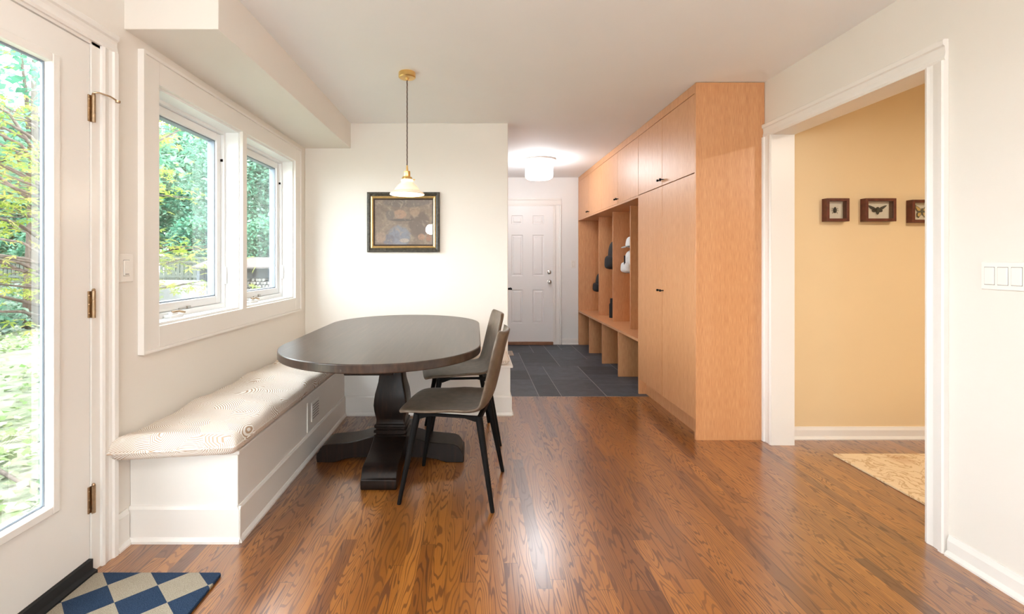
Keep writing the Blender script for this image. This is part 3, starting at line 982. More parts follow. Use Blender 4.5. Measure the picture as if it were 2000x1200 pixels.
# ------------------------------------------------------------------ dining chairs (local: faces -x)
def make_chair(label):
    root = thing('dining_chair', label, 'chair', group='taupe chairs at the table')
    # side profile of the shell (x, z) and half width
    prof = [(-.262, .440, .150), (-.250, .452, .190), (-.225, .462, .214), (-.17, .467, .224), (-.08, .464, .226), (.02, .458, .224), (.09, .454, .220),
            (.145, .458, .214), (.182, .476, .208), (.203, .508, .204), (.216, .55, .201), (.230, .61, .198), (.246, .68, .194), (.262, .75, .189), (.276, .805, .183), (.284, .835, .172), (.289, .852, .150), (.291, .858, .118)]
    n = len(prof); m = 14
    top = []; bot = []
    mb = MB()
    for i, (x, z, w) in enumerate(prof):
        a = prof[max(0, i - 1)]; b = prof[min(n - 1, i + 1)]
        t = Vector((b[0] - a[0], 0, b[1] - a[1])).normalized()
        nr = Vector((-t.z, 0, t.x))     # up on the seat, forward on the back
        rt, rb = [], []
        for j in range(m + 1):
            v = 2 * j / m - 1
            curl = .020 * abs(v) ** 4 + (.014 * v * v if i > 8 else .006 * v * v)
            if i < 5: curl = .004 * v * v - .010 * abs(v) ** 4 * (5 - i) / 5
            p = Vector((x, v * w, z)) + nr * curl
            rt.append(mb.bm.verts.new(p + nr * .009)); rb.append(mb.bm.verts.new(p - nr * .009))
        top.append(rt); bot.append(rb)
    for i in range(n - 1):
        for j in range(m):
            mb.bm.faces.new((top[i][j], top[i + 1][j], top[i + 1][j + 1], top[i][j + 1]))
            mb.bm.faces.new((bot[i][j + 1], bot[i + 1][j + 1], bot[i + 1][j], bot[i][j]))
        for j in (0, m):
            mb.bm.faces.new((top[i][j], bot[i][j], bot[i + 1][j], top[i + 1][j]))
    for j in range(m):
        mb.bm.faces.new((top[0][j], top[0][j + 1], bot[0][j + 1], bot[0][j]))
        mb.bm.faces.new((top[-1][j + 1], top[-1][j], bot[-1][j], bot[-1][j + 1]))
    mb.build('seat_shell', 'taupe_leather', root, local=True, smooth=180, sub=1)
    for sx, sy in ((-1, -1), (-1, 1), (1, -1), (1, 1)):
        mb = MB()
        tx = .160
        mb.tube([(sx * tx, sy * .165, .440), (sx * (tx + .004), sy * .168, .415), (sx * .236, sy * .2275, .006), (sx * .237, sy * .228, 0)], [.018, .0185, .0105, .0095], 14)
        mb.build('leg', 'black_metal', root, local=True, smooth=50)
    mb = MB()
    for sy in (-1, 1):
        mb.prism([(-.175, .448), (.175, .443), (.172, .418), (.14, .418), (.09, .432), (-.09, .434), (-.14, .418), (-.172, .418)], 'y', sy * .168 - .009, sy * .168 + .009)
    for sx in (-1, 1):
        mb.box(sx * .16 - .010, sx * .16 + .010, -.168, .168, .418, .440)
    mb.build('seat_frame', 'black_metal', root, local=True)
    return root
chair = make_chair('taupe leather dining chair nearest the camera, pulled out and turned slightly')
chair.location = (-.1115, 2.575, 0); chair.rotation_euler = (0, 0, math.radians(-9.5))
dup(chair, 'taupe leather dining chair farther back, beside the back-wall bench', (-.10, 3.335, 0), math.radians(8))

# ------------------------------------------------------------------ pendant lamp
LPX, LPY = -.440, 3.08
pend = thing('pendant_lamp', 'brass pendant lamp with white glass shade hanging over the table', 'lamp', (LPX, LPY, H))
MB().lathe([(.053, 0), (.055, -.004), (.055, -.030), (.050, -.035), (.014, -.036), (.008, -.046), (.006, -.05)], (LPX, LPY, H), 36).build('ceiling_canopy', 'brass', pend, smooth=35)
ZS = 1.652
mb = MB(); pts = []
for i in range(60):
    t = i / 59; a = i * 1.9
    pts.append((LPX + .0006 * math.cos(a), LPY + .0006 * math.sin(a), H - .046 - t * (H - .046 - 1.835)))
mb.tube(pts, .0038, 8); mb.build('cord', 'cord_fabric', pend, smooth=180)
mb = MB(); mb.lathe([(.005, 1.840 - ZS), (.007, 1.815 - ZS), (.008, 1.806 - ZS), (.020, 1.802 - ZS), (.021, 1.772 - ZS), (.019, 1.766 - ZS), (.030, 1.764 - ZS), (.034, 1.758 - ZS), (.034, 1.745 - ZS)], (LPX, LPY, ZS), 24)
sock = mb.build('socket', 'brass', pend, smooth=35)
for a in (0.4, 2.5, 4.6):
    mb = MB(); mb.tube([(LPX + .030 * math.cos(a), LPY + .030 * math.sin(a), 1.750), (LPX + .046 * math.cos(a), LPY + .046 * math.sin(a), 1.750)], .0035, 8)
    mb.lathe([(.0, -.005), (.006, -.003), (.006, .003), (0, .005)], (LPX + .047 * math.cos(a), LPY + .047 * math.sin(a), 1.750), 10)
    mb.build('thumb_screw', 'brass', sock, smooth=40)
sh = [(.034, .092), (.038, .096), (.040, .090), (.036, .080), (.044, .072), (.060, .058), (.074, .040), (.080, .030), (.078, .026), (.090, .018), (.106, .010), (.112, .002), (.109, -.002),
      (.104, .004), (.088, .013), (.074, .022), (.072, .030), (.056, .052), (.040, .068), (.031, .078)]
MB().lathe(sh, (LPX, LPY, ZS), 48, close=True).build('lamp_shade', 'opal_shade', pend, smooth=60)
mb = MB(); mb.lathe([(.0, -.003), (.018, 0), (.030, .012), (.033, .026), (.028, .042), (.016, .058), (.014, .085)], (LPX, LPY, ZS + .004), 24)
mb.build('bulb', 'bulb_lit', pend, smooth=60)
pl = bpy.data.lights.new('pendant_light', 'POINT'); pl.energy = PEND_W; pl.color = (1.0, .86, .68); pl.shadow_soft_size = .03
po = bpy.data.objects.new('pendant_light', pl); COL.objects.link(po); po.location = (LPX, LPY, ZS - .035)

# ------------------------------------------------------------------ mudroom flush light
FX, FLY = .77, 5.73
fl = thing('ceiling_light', 'lit white opal drum light flush on the mudroom ceiling', 'lamp', (FX, FLY, H))
MB().lathe([(.195, 0), (.200, -.006), (.198, -.022), (.178, -.032)], (FX, FLY, H), 40).build('ceiling_canopy', 'trim_paint', fl, smooth=40)
MB().lathe([(.140, -.030), (.160, -.040), (.166, -.070), (.166, -.190), (.160, -.215), (.140, -.232), (.08, -.240), (.0, -.241)], (FX, FLY, H), 40).build('glass_drum', 'opal_lit', fl, smooth=50)

# unseen opal pendants added behind the camera to brighten ceiling and walls
def fill_globe(x, y, z=1.75):
    c = thing('pendant_lamp', 'opal glass pendant added unseen behind the nook as fill light', 'lamp', (x, y, H), group='added fill pendants')
    MB().lathe([(.05, 0), (.052, -.018), (.046, -.024), (.0, -.024)], (x, y, H), 24).build('ceiling_canopy', 'brass', c, smooth=40)
    MB().tube([(x, y, H - .02), (x, y, z + .12)], .004, 8).build('cord', 'cord_fabric', c, smooth=180)
    MB().lathe([(.02, .15), (.022, .10), (.034, .095), (.036, .075)], (x, y, z), 20).build('socket', 'brass', c, smooth=40)
    MB().lathe([(.036, .082), (.060, .066), (.080, .035), (.085, 0), (.080, -.035), (.060, -.062), (.03, -.08), (.0, -.085)], (x, y, z), 28).build('glass_globe', 'fill_globe_lit', c, smooth=60)
for (x, y) in ((-.75, .35), (.85, .35), (-.75, -1.3), (.85, -1.3)):
    fill_globe(x, y)
hl = thing('ceiling_light', 'round opal ceiling light in the yellow hallway', 'lamp', (3.1, 1.4, H))
MB().lathe([(.15, 0), (.15, -.02), (.14, -.03)], (3.1, 1.4, H), 32).build('ceiling_canopy', 'brass', hl, smooth=40)
MB().lathe([(.13, -.03), (.135, -.05), (.12, -.09), (.07, -.115), (.0, -.12)], (3.1, 1.4, H), 32).build('glass_bowl', 'can_lit', hl, smooth=60)
l = bpy.data.lights.new('hall_light', 'AREA'); l.shape = 'DISK'; l.size = .25; l.energy = HALL_W; l.color = (1.0, .88, .72)
o = bpy.data.objects.new('hall_light', l); COL.objects.link(o); o.location = (3.1, 1.4, H - .125)

# ------------------------------------------------------------------ framed painting
px0, px1, pz0, pz1 = -.950, -.312, 1.298, 1.826
pic = thing('framed_painting', 'dark ornate framed painting with gold liner on the back wall', 'picture', ((px0 + px1) / 2, BY, (pz0 + pz1) / 2))
def mitred(x0, x1, z0, z1, prof, mat, name, parent, yback):
    """frame moulding: prof = list of (inset from outer edge, depth proud of yback)"""
    mb = MB(); rings = []
    for ins, d in prof:
        rings.append([mb.bm.verts.new(p) for p in ((x0 + ins, yback - d, z0 + ins), (x1 - ins, yback - d, z0 + ins), (x1 - ins, yback - d, z1 - ins), (x0 + ins, yback - d, z1 - ins))])
    for a, b in zip(rings, rings[1:]):
        for i in range(4): mb.bm.faces.new((a[i], a[(i + 1) % 4], b[(i + 1) % 4], b[i]))
    return mb.build(name, mat, parent)
mitred(px0, px1, pz0, pz1, [(0, 0), (0, .026), (.006, .032), (.018, .034), (.030, .028), (.036, .024), (.036, .0)], 'ornate_frame', 'frame', pic, BY)
mitred(px0 + .036, px1 - .036, pz0 + .036, pz1 - .036, [(0, .0), (0, .026), (.008, .030), (.017, .024), (.019, .018), (.019, 0)], 'gold_leaf', 'gold_liner', pic, BY)
mitred(px0 + .055, px1 - .055, pz0 + .055, pz1 - .055, [(0, .0), (0, .018), (.012, .012), (.012, .0)], 'frame_inner', 'inner_liner', pic, BY)
cx_, cz_ = (px0 + px1) / 2, (pz0 + pz1) / 2
MB().box(px0 + .06, px1 - .06, BY - .009, BY - .003, pz0 + .06, pz1 - .06).build('canvas', 'muted_painting', pic)
MB().box(px0 + .062, px1 - .062, BY - .013, BY - .0115, pz0 + .062, pz1 - .062).build('glass_pane', 'picture_glass', pic)

# ------------------------------------------------------------------ specimen frames in the hallway
def specimen(label, x0, x1, z0, z1, kind):
    D = .048
    c = ((x0 + x1) / 2, HY, (z0 + z1) / 2)
    f = thing('specimen_frame', label, 'picture', c, group='insect frames on the yellow wall')
    w = .019
    mb = MB()
    mb.box(x0, x0 + w, HY - D, HY, z0, z1, bev=.001); mb.box(x1 - w, x1, HY - D, HY, z0, z1, bev=.001)
    mb.box(x0 + w, x1 - w, HY - D, HY, z0, z0 + w); mb.box(x0 + w, x1 - w, HY - D, HY, z1 - w, z1)
    mb.build('box_frame', 'mahogany', f)
    MB().box(x0 + w, x1 - w, HY - .012, HY - .002, z0 + w, z1 - w).build('backing', 'mount_paper', f)
    MB().box(x0 + w, x1 - w, HY - D + .006, HY - D + .008, z0 + w, z1 - w).build('glass_pane', 'window_glass', f)
    y = HY - .016
    cx, cy, cz = c
    def flat(pts, name, mat, parent, dy=0.0):
        mb = MB(); mb.prism([(cx + a, cz + b) for a, b in pts], 'y', y - .0022 - dy, y - dy)
        return mb.build(name, mat, parent)
    def mir(p): return [(-a, b) for a, b in p]
    if kind == 'beetle':
        mb = MB(); mb.lathe([(0, -.020), (.007, -.016), (.010, -.004), (.009, .006), (.007, .010), (.006, .016), (.003, .021), (0, .022)], (cx, y - .003, cz), 16)
        b = mb.build('insect', 'insect_dark', f, smooth=60)
        mb = MB()
        for s in (-1, 1):
            for k, (a, bz) in enumerate(((.019, .014), (.021, .0), (.016, -.018))):
                mb.tube([(cx + s * .007, y - .003, cz + bz * .5), (cx + s * a, y - .002, cz + bz), (cx + s * (a + .002), y - .001, cz + bz - .006)], .0011, 5)
        mb.build('insect_legs', 'insect_dark', b)
    elif kind == 'cicada':
        mb = MB(); mb.lathe([(0, -.032), (.006, -.026), (.010, -.012), (.012, .004), (.011, .012), (.006, .020), (0, .022)], (cx, y - .004, cz), 16)
        b = mb.build('insect', 'insect_dark', f, smooth=60)
        fw = [(.006, .010), (.025, .022), (.050, .032), (.062, .034), (.064, .030), (.052, .018), (.034, .004), (.012, .0)]
        hw = [(.006, .004), (.026, .006), (.036, .0), (.034, -.010), (.022, -.014), (.008, -.010)]
        for p in (fw, mir(fw), hw, mir(hw)): flat(p, 'insect_wing', 'insect_dark', b)
    else:
        mb = MB(); mb.tube([(cx, y - .004, cz - .026), (cx, y - .005, cz), (cx, y - .004, cz + .022)], [.002, .004, .003], 8)
        b = mb.build('insect', 'insect_dark', f, smooth=60)
        fw = [(.002, .012), (.020, .030), (.044, .044), (.050, .042), (.044, .020), (.030, -.002), (.004, -.004)]
        hw = [(.002, .0), (.028, -.004), (.036, -.016), (.034, -.034), (.022, -.044), (.012, -.032), (.003, -.016)]
        for p in (fw, mir(fw), hw, mir(hw)):
            flat(p, 'insect_wing', 'insect_dark', b)
        for p in (fw, mir(fw), hw, mir(hw)):
            mx = sum(a for a, _ in p) / len(p); mz = sum(q for _, q in p) / len(p)
            o = flat([(mx + (a - mx) * .66, mz + (q - mz) * .66) for a, q in p], 'wing_patch', 'insect_yellow', b, .0024)
            tag(o, 'yellow patch on dark wing')
    return f
specimen('small square mahogany box frame holding a tiny beetle', 2.379, 2.533, 1.490, 1.646, 'beetle')
specimen('wider mahogany box frame holding a dark spread-winged cicada', 2.642, 2.850, 1.490, 1.646, 'cicada')
specimen('mahogany box frame holding a yellow and black butterfly', 2.958, 3.140, 1.482, 1.636, 'butterfly')

# ------------------------------------------------------------------ mat, rug, floor vent
def soft_slab(x0, x1, y0, y1, h, rad):
    mb = MB(); pts = []
    for cx, cy, a0 in ((x1 - rad, y1 - rad, 0), (x0 + rad, y1 - rad, 90), (x0 + rad, y0 + rad, 180), (x1 - rad, y0 + rad, 270)):
        for k in range(6):
            a = math.radians(a0 + 18 * k); pts.append((cx + rad * math.cos(a), cy + rad * math.sin(a)))
    return mb.prism(pts, 'z', .0005, h)
tag(soft_slab(LX + .034, -.982, .95, 1.848, .014, .012).build('door_mat', 'checked_mat', bevel=.004), 'navy and tan diamond checked door mat at the garden door', 'mat')
tag(soft_slab(2.245, 3.9, .4, 2.99, .012, .008).build('area_rug', 'floral_rug', bevel=.003), 'beige floral rug on the hallway floor', 'rug')
fv = thing('floor_vent', 'small tan floor register set in the slate beside the wall', 'vent', (.42, 6.28, 0))
mb = MB(); mb.box(.36, .50, 6.13, 6.43, .0005, .006, bev=.002); mb.build('vent_rim', 'vent_tan', fv)
mb = MB()
for i in range(7): mb.box(.385 + i * .014, .391 + i * .014, 6.16, 6.40, .004, .007)
mb.build('vent_slats', 'plastic_shade', fv)

# ------------------------------------------------------------------ cabinets
CX = 1.503                    # door faces
CT = .020
SPLIT = 1.825
def knob(parent, y, z):
    mb = MB()
    mb.lathe([(.0045, 0), (.0045, -.020), (.0090, -.021), (.0095, -.030), (.0085, -.034), (.0, -.035)], (CX, y, z), 14, 'x')
    mb.build('knob', 'black_metal', parent, smooth=40)
def leaf(parent, y0, y1, z0, z1, ky=None, kz=None, name='door'):
    mb = MB(); mb.box(CX, CX + CT, y0 + .0026, y1 - .0026, z0, z1, bev=.001)
    d = mb.build(name, 'rift_oak', parent)
    if ky is not None: knob(d, ky, kz)
    return d
PAN0, PAN1 = 3.24, 4.388
pan = thing('pantry_cabinet', 'tall light oak pantry cabinet with orange-toned end panel beside the wide opening', 'cabinet', (1.74, 3.8, 0))
mb = MB(); mb.box(CX - .001, RX - .002, PAN0, PAN0 + .020, .0, H - .003, bev=.001); mb.build('end_panel', 'rift_oak', pan)
mb = MB(); mb.box(CX + CT + .002, RX - .002, PAN0 + .02, PAN1, .134, 2.37); mb.build('carcass', 'rift_oak', pan)
mb = MB(); mb.box(CX + .065, CX + .08, PAN0 + .02, PAN1 + .0, 0, .134); mb.build('toe_kick', 'rift_oak', pan)
mb = MB(); mb.box(CX + .002, CX + CT, PAN0 + .02, PAN1, 2.372, H - .003); mb.build('top_filler', 'rift_oak', pan)
mb = MB(); mb.box(CX - .0005, RX - .002, PAN1 - .018, PAN1, 0, SPLIT - .002); mb.build('side_panel', 'rift_oak', pan)
mid = 3.829
leaf(pan, PAN0 + .020, mid, .137, SPLIT - .003, mid - .028, .985, 'tall_door')
leaf(pan, mid, PAN1, .137, SPLIT - .003, mid + .028, .985, 'tall_door')
leaf(pan, PAN0 + .020, mid, SPLIT + .003, 2.367, mid - .028, 1.872, 'upper_door')
leaf(pan, mid, PAN1, SPLIT + .003, 2.367, mid + .028, 1.872, 'upper_door')

LK0, LK1 = PAN1 + .001, FY - .012
lock = thing('mudroom_locker', 'light oak mudroom locker unit with open cubbies beyond the pantry cabinet', 'cabinet', (1.74, 5.6, 0))
bay = (LK1 - LK0) / 4
mb = MB(); mb.box(CX + CT + .002, RX - .002, LK0, LK1, SPLIT + .004, 2.37); mb.build('upper_box', 'rift_oak', lock)
mb = MB(); mb.box(CX + .002, CX + CT, LK0, LK1, 2.372, H - .003); mb.build('top_filler', 'rift_oak', lock)
mb = MB(); mb.box(CX - .001, RX - .002, LK0, LK1, SPLIT - .020, SPLIT + .001, bev=.001); mb.build('upper_shelf', 'rift_oak', lock)
mb = MB(); mb.box(RX - .014, RX - .002, LK0, LK1, .502, SPLIT - .021); mb.build('back_panel', 'rift_oak', lock)
mb = MB(); mb.box(CX - .002, RX - .002, LK0, LK1, .476, .501, bev=.001); mb.build('seat_board', 'rift_oak', lock)
mb = MB(); mb.box(CX - .0005, RX - .015, LK1 - .020, LK1, .0, SPLIT - .021); mb.build('end_panel', 'rift_oak', lock)
for i in range(1, 4):
    y = LK0 + i * bay
    mb = MB(); mb.box(CX + .134, RX - .015, y - .010, y + .010, .502, SPLIT - .021, bev=.001); mb.build('divider', 'rift_oak', lock)
for i in range(1, 4):
    y = LK0 + i * bay
    mb = MB(); mb.box(CX + .006, RX - .004, y - .010, y + .010, .0, .475, bev=.001); mb.build('lower_divider', 'rift_oak', lock)
for i in range(4):
    y0 = LK0 + i * bay
    ky = (y0 + bay - .028) if i % 2 == 0 else (y0 + .028)
    leaf(lock, y0, y0 + bay, SPLIT + .003, 2.367, ky, 1.872, 'upper_door')
for i in range(4):
    for dy in (.2, .43):
        y = LK0 + i * bay + dy
        mb = MB(); mb.tube([(RX - .015, y, 1.50), (RX - .045, y, 1.495), (RX - .055, y, 1.515)], .005, 8); mb.build('coat_hook', 'black_metal', lock, smooth=60)

# ------------------------------------------------------------------ bags in the cubbies
def superblob(cx, cy, z0, z1, rx, ry, p=2.6, nx=20, nz=16, taper=.75, flat_top=False):
    mb = MB(); rings = []
    for k in range(nz + 1):
        t = k / nz
        zz = z0 + (z1 - z0) * t
        s = (1 - abs(2 * t - 1) ** 4.0) ** .5 if 0 < t < 1 else .05
        s *= 1 - (1 - taper) * t
        ring = []
        for i in range(nx):
            a = 2 * math.pi * i / nx
            c, q = math.cos(a), math.sin(a)
            ex = 2 / p
            ring.append(mb.bm.verts.new((cx + rx * s * math.copysign(abs(c) ** ex, c), cy + ry * s * math.copysign(abs(q) ** ex, q), zz)))
        rings.append(ring)
    for a, b in zip(rings, rings[1:]):
        for i in range(nx): mb.bm.faces.new((a[i], a[(i + 1) % nx], b[(i + 1) % nx], b[i]))
    mb.bm.faces.new(rings[0][::-1]); mb.bm.faces.new(rings[-1])
    return mb
def backpack(label, x, y, z0, z1, rx, ry, mat, pocket_mat):
    r = thing('backpack', label, 'bag', (x, y, z0))
    superblob(x, y, z0, z1, rx, ry).build('bag_body', mat, r, smooth=180, sub=1)
    h = z1 - z0
    superblob(x - rx * .75, y, z0 + h * .06, z0 + h * .50, rx * .45, ry * .72, taper=.9).build('front_pocket', pocket_mat, r, smooth=180)
    mb = MB(); mb.tube([(x + rx * .3, y - .04, z1 - .03), (x + rx * .3, y - .03, z1 + .02), (x + rx * .3, y + .03, z1 + .02), (x + rx * .3, y + .04, z1 - .03)], .008, 8)
    mb.build('carry_loop', 'pack_black', r, smooth=180)
    for s in (-1, 1):
        mb = MB()
        mb.tube([(x + rx * .6, y + s * ry * .5, z1 - h * .12), (x + rx * 1.05, y + s * ry * .7, z0 + h * .6), (x + rx * .7, y + s * ry * .75, z0 + h * .12)], [.016, .018, .010], 8)
        mb.build('shoulder_strap', 'pack_black', r, smooth=180)
    return r
by = [LK0 + i * bay for i in range(5)]
backpack('small black backpack hanging low in the farthest locker bay', 1.775, by[3] + .26, .775, 1.075, .125, .15, 'pack_black', 'pack_black')
backpack('tall black backpack hanging in the locker bay left of the white one', 1.795, by[2] + .315, 1.09, 1.495, .135, .17, 'pack_black', 'pack_black')
wp = backpack('white backpack with black trim hanging in the middle locker bay', 1.800, by[1] + .320, 1.065, 1.36, .130, .16, 'pack_white', 'pack_white')
hp = thing('cap', 'white and grey cap hung above the white backpack', 'hat', (1.76, by[1] + .32, 1.36))
mb = superblob(1.765, by[1] + .32, 1.365, 1.50, .075, .11, taper=.7); mb.build('cap_crown', 'pack_white', hp, smooth=180)
mb = MB(); mb.prism([(1.665, 1.375), (1.70, 1.39), (1.76, 1.385), (1.76, 1.377), (1.70, 1.380), (1.665, 1.367)], 'y', by[1] + .24, by[1] + .40); mb.build('cap_brim', 'pack_grey', hp)
mb = MB(); zz = 1.20
mb.box(1.655, 1.668, by[1] + .26, by[1] + .272, 1.14, 1.28); mb.box(1.655, 1.668, by[1] + .26, by[1] + .36, 1.135, 1.145)
mb.build('black_trim', 'pack_black', wp)
ud = thing('flask', 'slim black flask standing on the locker seat board', 'flask', (1.735, by[2] + .36, .502))
MB().lathe([(.036, 0), (.038, .006), (.038, .165), (.030, .185), (.024, .192)], (1.735, by[2] + .36, .502), 20).build('flask_body', 'pack_black', ud, smooth=40)
MB().lathe([(.027, .192), (.028, .196), (.028, .238), (.024, .244)], (1.735, by[2] + .36, .502), 20).build('flask_cap', 'pack_black', ud, smooth=40)

# dark footwear shapes added to stand for shade on the cubby floor
def shade_shoe(label, x, y):
    r = thing('shade_shoe', label, 'shade_shoe', (x, y, 0), group='dark forms for the shade under the locker seat')
    L = .27
    prof = [(-.135, .008), (-.13, .035), (-.10, .052), (-.04, .062), (.01, .080), (.04, .098), (.085, .098), (.115, .088), (.128, .05), (.13, .008)]
    mb = MB(); rings = []
    for k, (px, pz) in enumerate(prof):
        w = (.018, .036, .044, .046, .040, .036, .035, .034, .030, .026)[k]
        ring = [mb.bm.verts.new(p) for p in ((x + px, y - w, .010), (x + px, y - w * .95, pz * .6), (x + px, y - w * .45, pz), (x + px, y + w * .45, pz), (x + px, y + w * .95, pz * .6), (x + px, y + w, .010))]
        rings.append(ring)
    for a, b in zip(rings, rings[1:]):
        for i in range(6): mb.bm.faces.new((a[i], a[(i + 1) % 6], b[(i + 1) % 6], b[i]))
    mb.bm.faces.new(rings[0]); mb.bm.faces.new(rings[-1][::-1])
    mb.build('upper', 'pack_black', r, smooth=180, sub=1)
    mb = MB(); mb.prism([(x - .14, y), (x - .12, y - .034), (x - .05, y - .046), (x + .05, y - .036), (x + .12, y - .032), (x + .136, y), (x + .12, y + .032), (x + .05, y + .036), (x - .05, y + .046), (x - .12, y + .034)], 'z', 0.0005, .014)
    mb.build('sole', 'matte_black', r, smooth=40)
    return r
names = ['nearest', 'second', 'third', 'farthest']
for i in range(4):
    shade_shoe('dark form added for the shade in the %s low cubby under the locker seat' % names[i], 1.765, by[i] + .30)

# ------------------------------------------------------------------ garden
GZ = -.20
struct('ground', MB().box(-60, LX - WT, -12, 60, GZ - .1, GZ), 'lawn')
def leaf_cloud(name, cent, size, mat, nrm_up=.5, lobes=1, seed=1, aspect=.55):
    g = np.random.default_rng(seed)
    n = len(cent)
    nr = g.normal(size=(n, 3)); nr[:, 2] = np.abs(nr[:, 2]) + nrm_up * 2
    nr /= np.linalg.norm(nr, axis=1)[:, None]
    a = np.cross(nr, g.normal(size=(n, 3))); a /= np.linalg.norm(a, axis=1)[:, None]
    b = np.cross(nr, a)
    L = size * g.uniform(.65, 1.25, n)[:, None]
    V = []
    if lobes == 1:
        w = L * aspect
        V = np.stack([cent - a * L * .5, cent + b * w * .5 + a * L * .05, cent + a * L * .5 - nr * L * .12, cent - b * w * .5 + a * L * .05], axis=1)
        V = V.reshape(-1, 3); F = np.arange(len(V)).reshape(-1, 4)
    else:
        out = []; faces = []
        angs = np.radians([-110, -58, 0, 58, 110]); lens = [.5, .8, 1.0, .8, .5]
        for t, ln in zip(angs, lens):
            d = a * math.cos(t) + b * math.sin(t); e = -a * math.sin(t) + b * math.cos(t)
            out += [d * L * ln * .45 + e * L * .10, d * L * ln - nr * L * .12, d * L * ln * .45 - e * L * .10]
        st = np.stack([cent] + [cent + q for q in out], axis=1)      # 16 verts a leaf
        k = st.shape[1]
        V = st.reshape(-1, 3)
        base = (np.arange(n) * k)[:, None]
        F = np.concatenate([base + np.array([[0, 1 + 3 * i, 2 + 3 * i, 3 + 3 * i]]) for i in range(5)], axis=1).reshape(-1, 4)
    me = bpy.data.meshes.new(name)
    me.vertices.add(len(V)); me.vertices.foreach_set('co', V.astype(np.float32).ravel())
    me.loops.add(F.size); me.loops.foreach_set('vertex_index', F.astype(np.int32).ravel())
    me.polygons.add(len(F)); me.polygons.foreach_set('loop_start', (np.arange(len(F)) * 4).astype(np.int32))
    me.polygons.foreach_set('loop_total', np.full(len(F), 4, dtype=np.int32))
    me.update(calc_edges=True); me.validate()
    me.materials.append(M[mat])
    return me
def link(name, me, parent=None, loc=None):
    o = bpy.data.objects.new(name, me); COL.objects.link(o)
    if parent is not None: o.parent = parent
    if loc is not None: o.location = loc
    return o
def clump_points(g, n_cl, per, shell, flat=1.0, spread=.5):
    """clumps scattered in an ellipsoid 'shell' (rx, ry, rz)"""
    d = g.normal(size=(n_cl, 3)); d /= np.linalg.norm(d, axis=1)[:, None]
    r = g.uniform(.25, 1.0, n_cl) ** (1 / 2.2)
    c = d * r[:, None] * np.array(shell)
    p = c[:, None, :] + np.clip(g.normal(size=(n_cl, per, 3)), -1.7, 1.7) * spread * np.array([1, 1, flat])
    return p.reshape(-1, 3), c

def make_tree(label, loc, rad, hgt, leaf, mat, ncl, per, seed, name='tree', trunk_r=.16, crown_base=1.0):
    g = np.random.default_rng(seed)
    root = thing(name, label, 'tree', loc)
    cz = (crown_base + hgt) / 2
    pts, cl = clump_points(g, ncl, per, (rad, rad, (hgt - crown_base) / 2), .8, min(.42, rad * .16))
    pts[:, 2] += cz
    link('crown', leaf_cloud('crown', pts, leaf, mat, .4, 1, seed), root)
    mb = MB()
    mb.tube([(0, 0, 0), (.05, 0, hgt * .3), (0, .05, hgt * .6), (.03, 0, hgt * .9)], [trunk_r, trunk_r * .8, trunk_r * .5, trunk_r * .15], 10)
    for q in cl[:: max(1, len(cl) // 12)]:
        z0 = max(crown_base * .8, (q[2] + cz) * .6)
        mb.tube([(0, 0, z0), (q[0] * .5, q[1] * .5, z0 + (q[2] + cz - z0) * .6), (q[0], q[1], q[2] + cz)], [trunk_r * .35, trunk_r * .22, .015], 6)
    mb.build('trunk', 'bark', root, local=True, smooth=180)
    return root
t1 = make_tree('pale green leafy tree behind the fence, beyond the left end of the woodshed', (-13.4, 27.6, GZ), 2.5, 10.4, .27, 'tree_leaf', 330, 75, 31, crown_base=.9)
t2 = make_tree('deeper green tree behind the fence, left of the woodshed', (-20.3, 27.6, GZ), 2.5, 10.0, .27, 'deep_leaf', 330, 75, 32, crown_base=1.0)
trees = [(t1, (-27.2, 27.6), 1.0, 'pale tree by the fence seen through the glazed door'),
         (t2, (-6.6, 27.6), 1.0, 'deep green tree beyond the far end of the woodshed'),
         (t2, (-34.0, 27.6), 1.0, 'deep green tree at the left end of the fence'),
         (t2, (-9.6, 36.0), 1.2, 'deep green tree behind the pale trees, seen in the second window'),
         (t1, (-18.0, 36.0), 1.28, 'tallest pale tree in the row behind the fence trees'),
         (t1, (-26.4, 36.0), 1.25, 'tall pale tree at the back of the garden seen through the door'),
         (t2, (-34.8, 36.0), 1.25, 'deep green tree at the far left corner of the garden'),
         (t1, (-15.8, 45.5), 1.45, 'pale tree in the last row behind the woodshed'),
         (t2, (-26.6, 45.5), 1.5, 'deep green tree in the last row behind the fence'),
         (t1, (-37.0, 45.5), 1.5, 'pale tree in the last row far left'),
         (t1, (-47.5, 45.0), 1.5, 'pale tree at the outermost left of the last row')]
for i, (src, (x, y), sc, lb) in enumerate(trees):
    d = dup(src, lb, (x, y, GZ), (i % 4) * math.pi / 2); d.scale = (sc, sc, sc)
hb = None
for i, (x, y) in enumerate(((-10.0, 23.2), (-13.6, 23.2), (-17.2, 23.2), (-20.8, 23.2), (-24.4, 23.2), (-28.0, 23.2), (-31.6, 23.2))):
    if hb is None:
        hb = thing('bush', 'deep green bush filling the gap between fence and trees', 'shrub', (x, y, GZ), group='dark bushes behind the fence')
        g = np.random.default_rng(77)
        p, cl = clump_points(g, 150, 60, (1.35, .55, 1.5), .8, .25); p[:, 2] += 1.9
        link('foliage', leaf_cloud('foliage', p, .22, 'deep_leaf', .4, 1, 78), hb)
        mb = MB()
        for q in cl[:9]: mb.tube([(0, 0, 0), (q[0] * .5, q[1] * .5, (q[2] + 1.9) * .6), (q[0], q[1], q[2] + 1.9)], [.05, .03, .01], 6)
        mb.build('stems', 'bark', hb, local=True)
    else:
        dup(hb, None, (x, y, GZ), math.pi * (i % 2))
make_tree('grey trunked shade tree in mid garden seen through the glazed door', (-9.3, 10.0, GZ), 2.6, 6.5, .22, 'deep_leaf', 70, 60, 41, trunk_r=.17, crown_base=2.3)

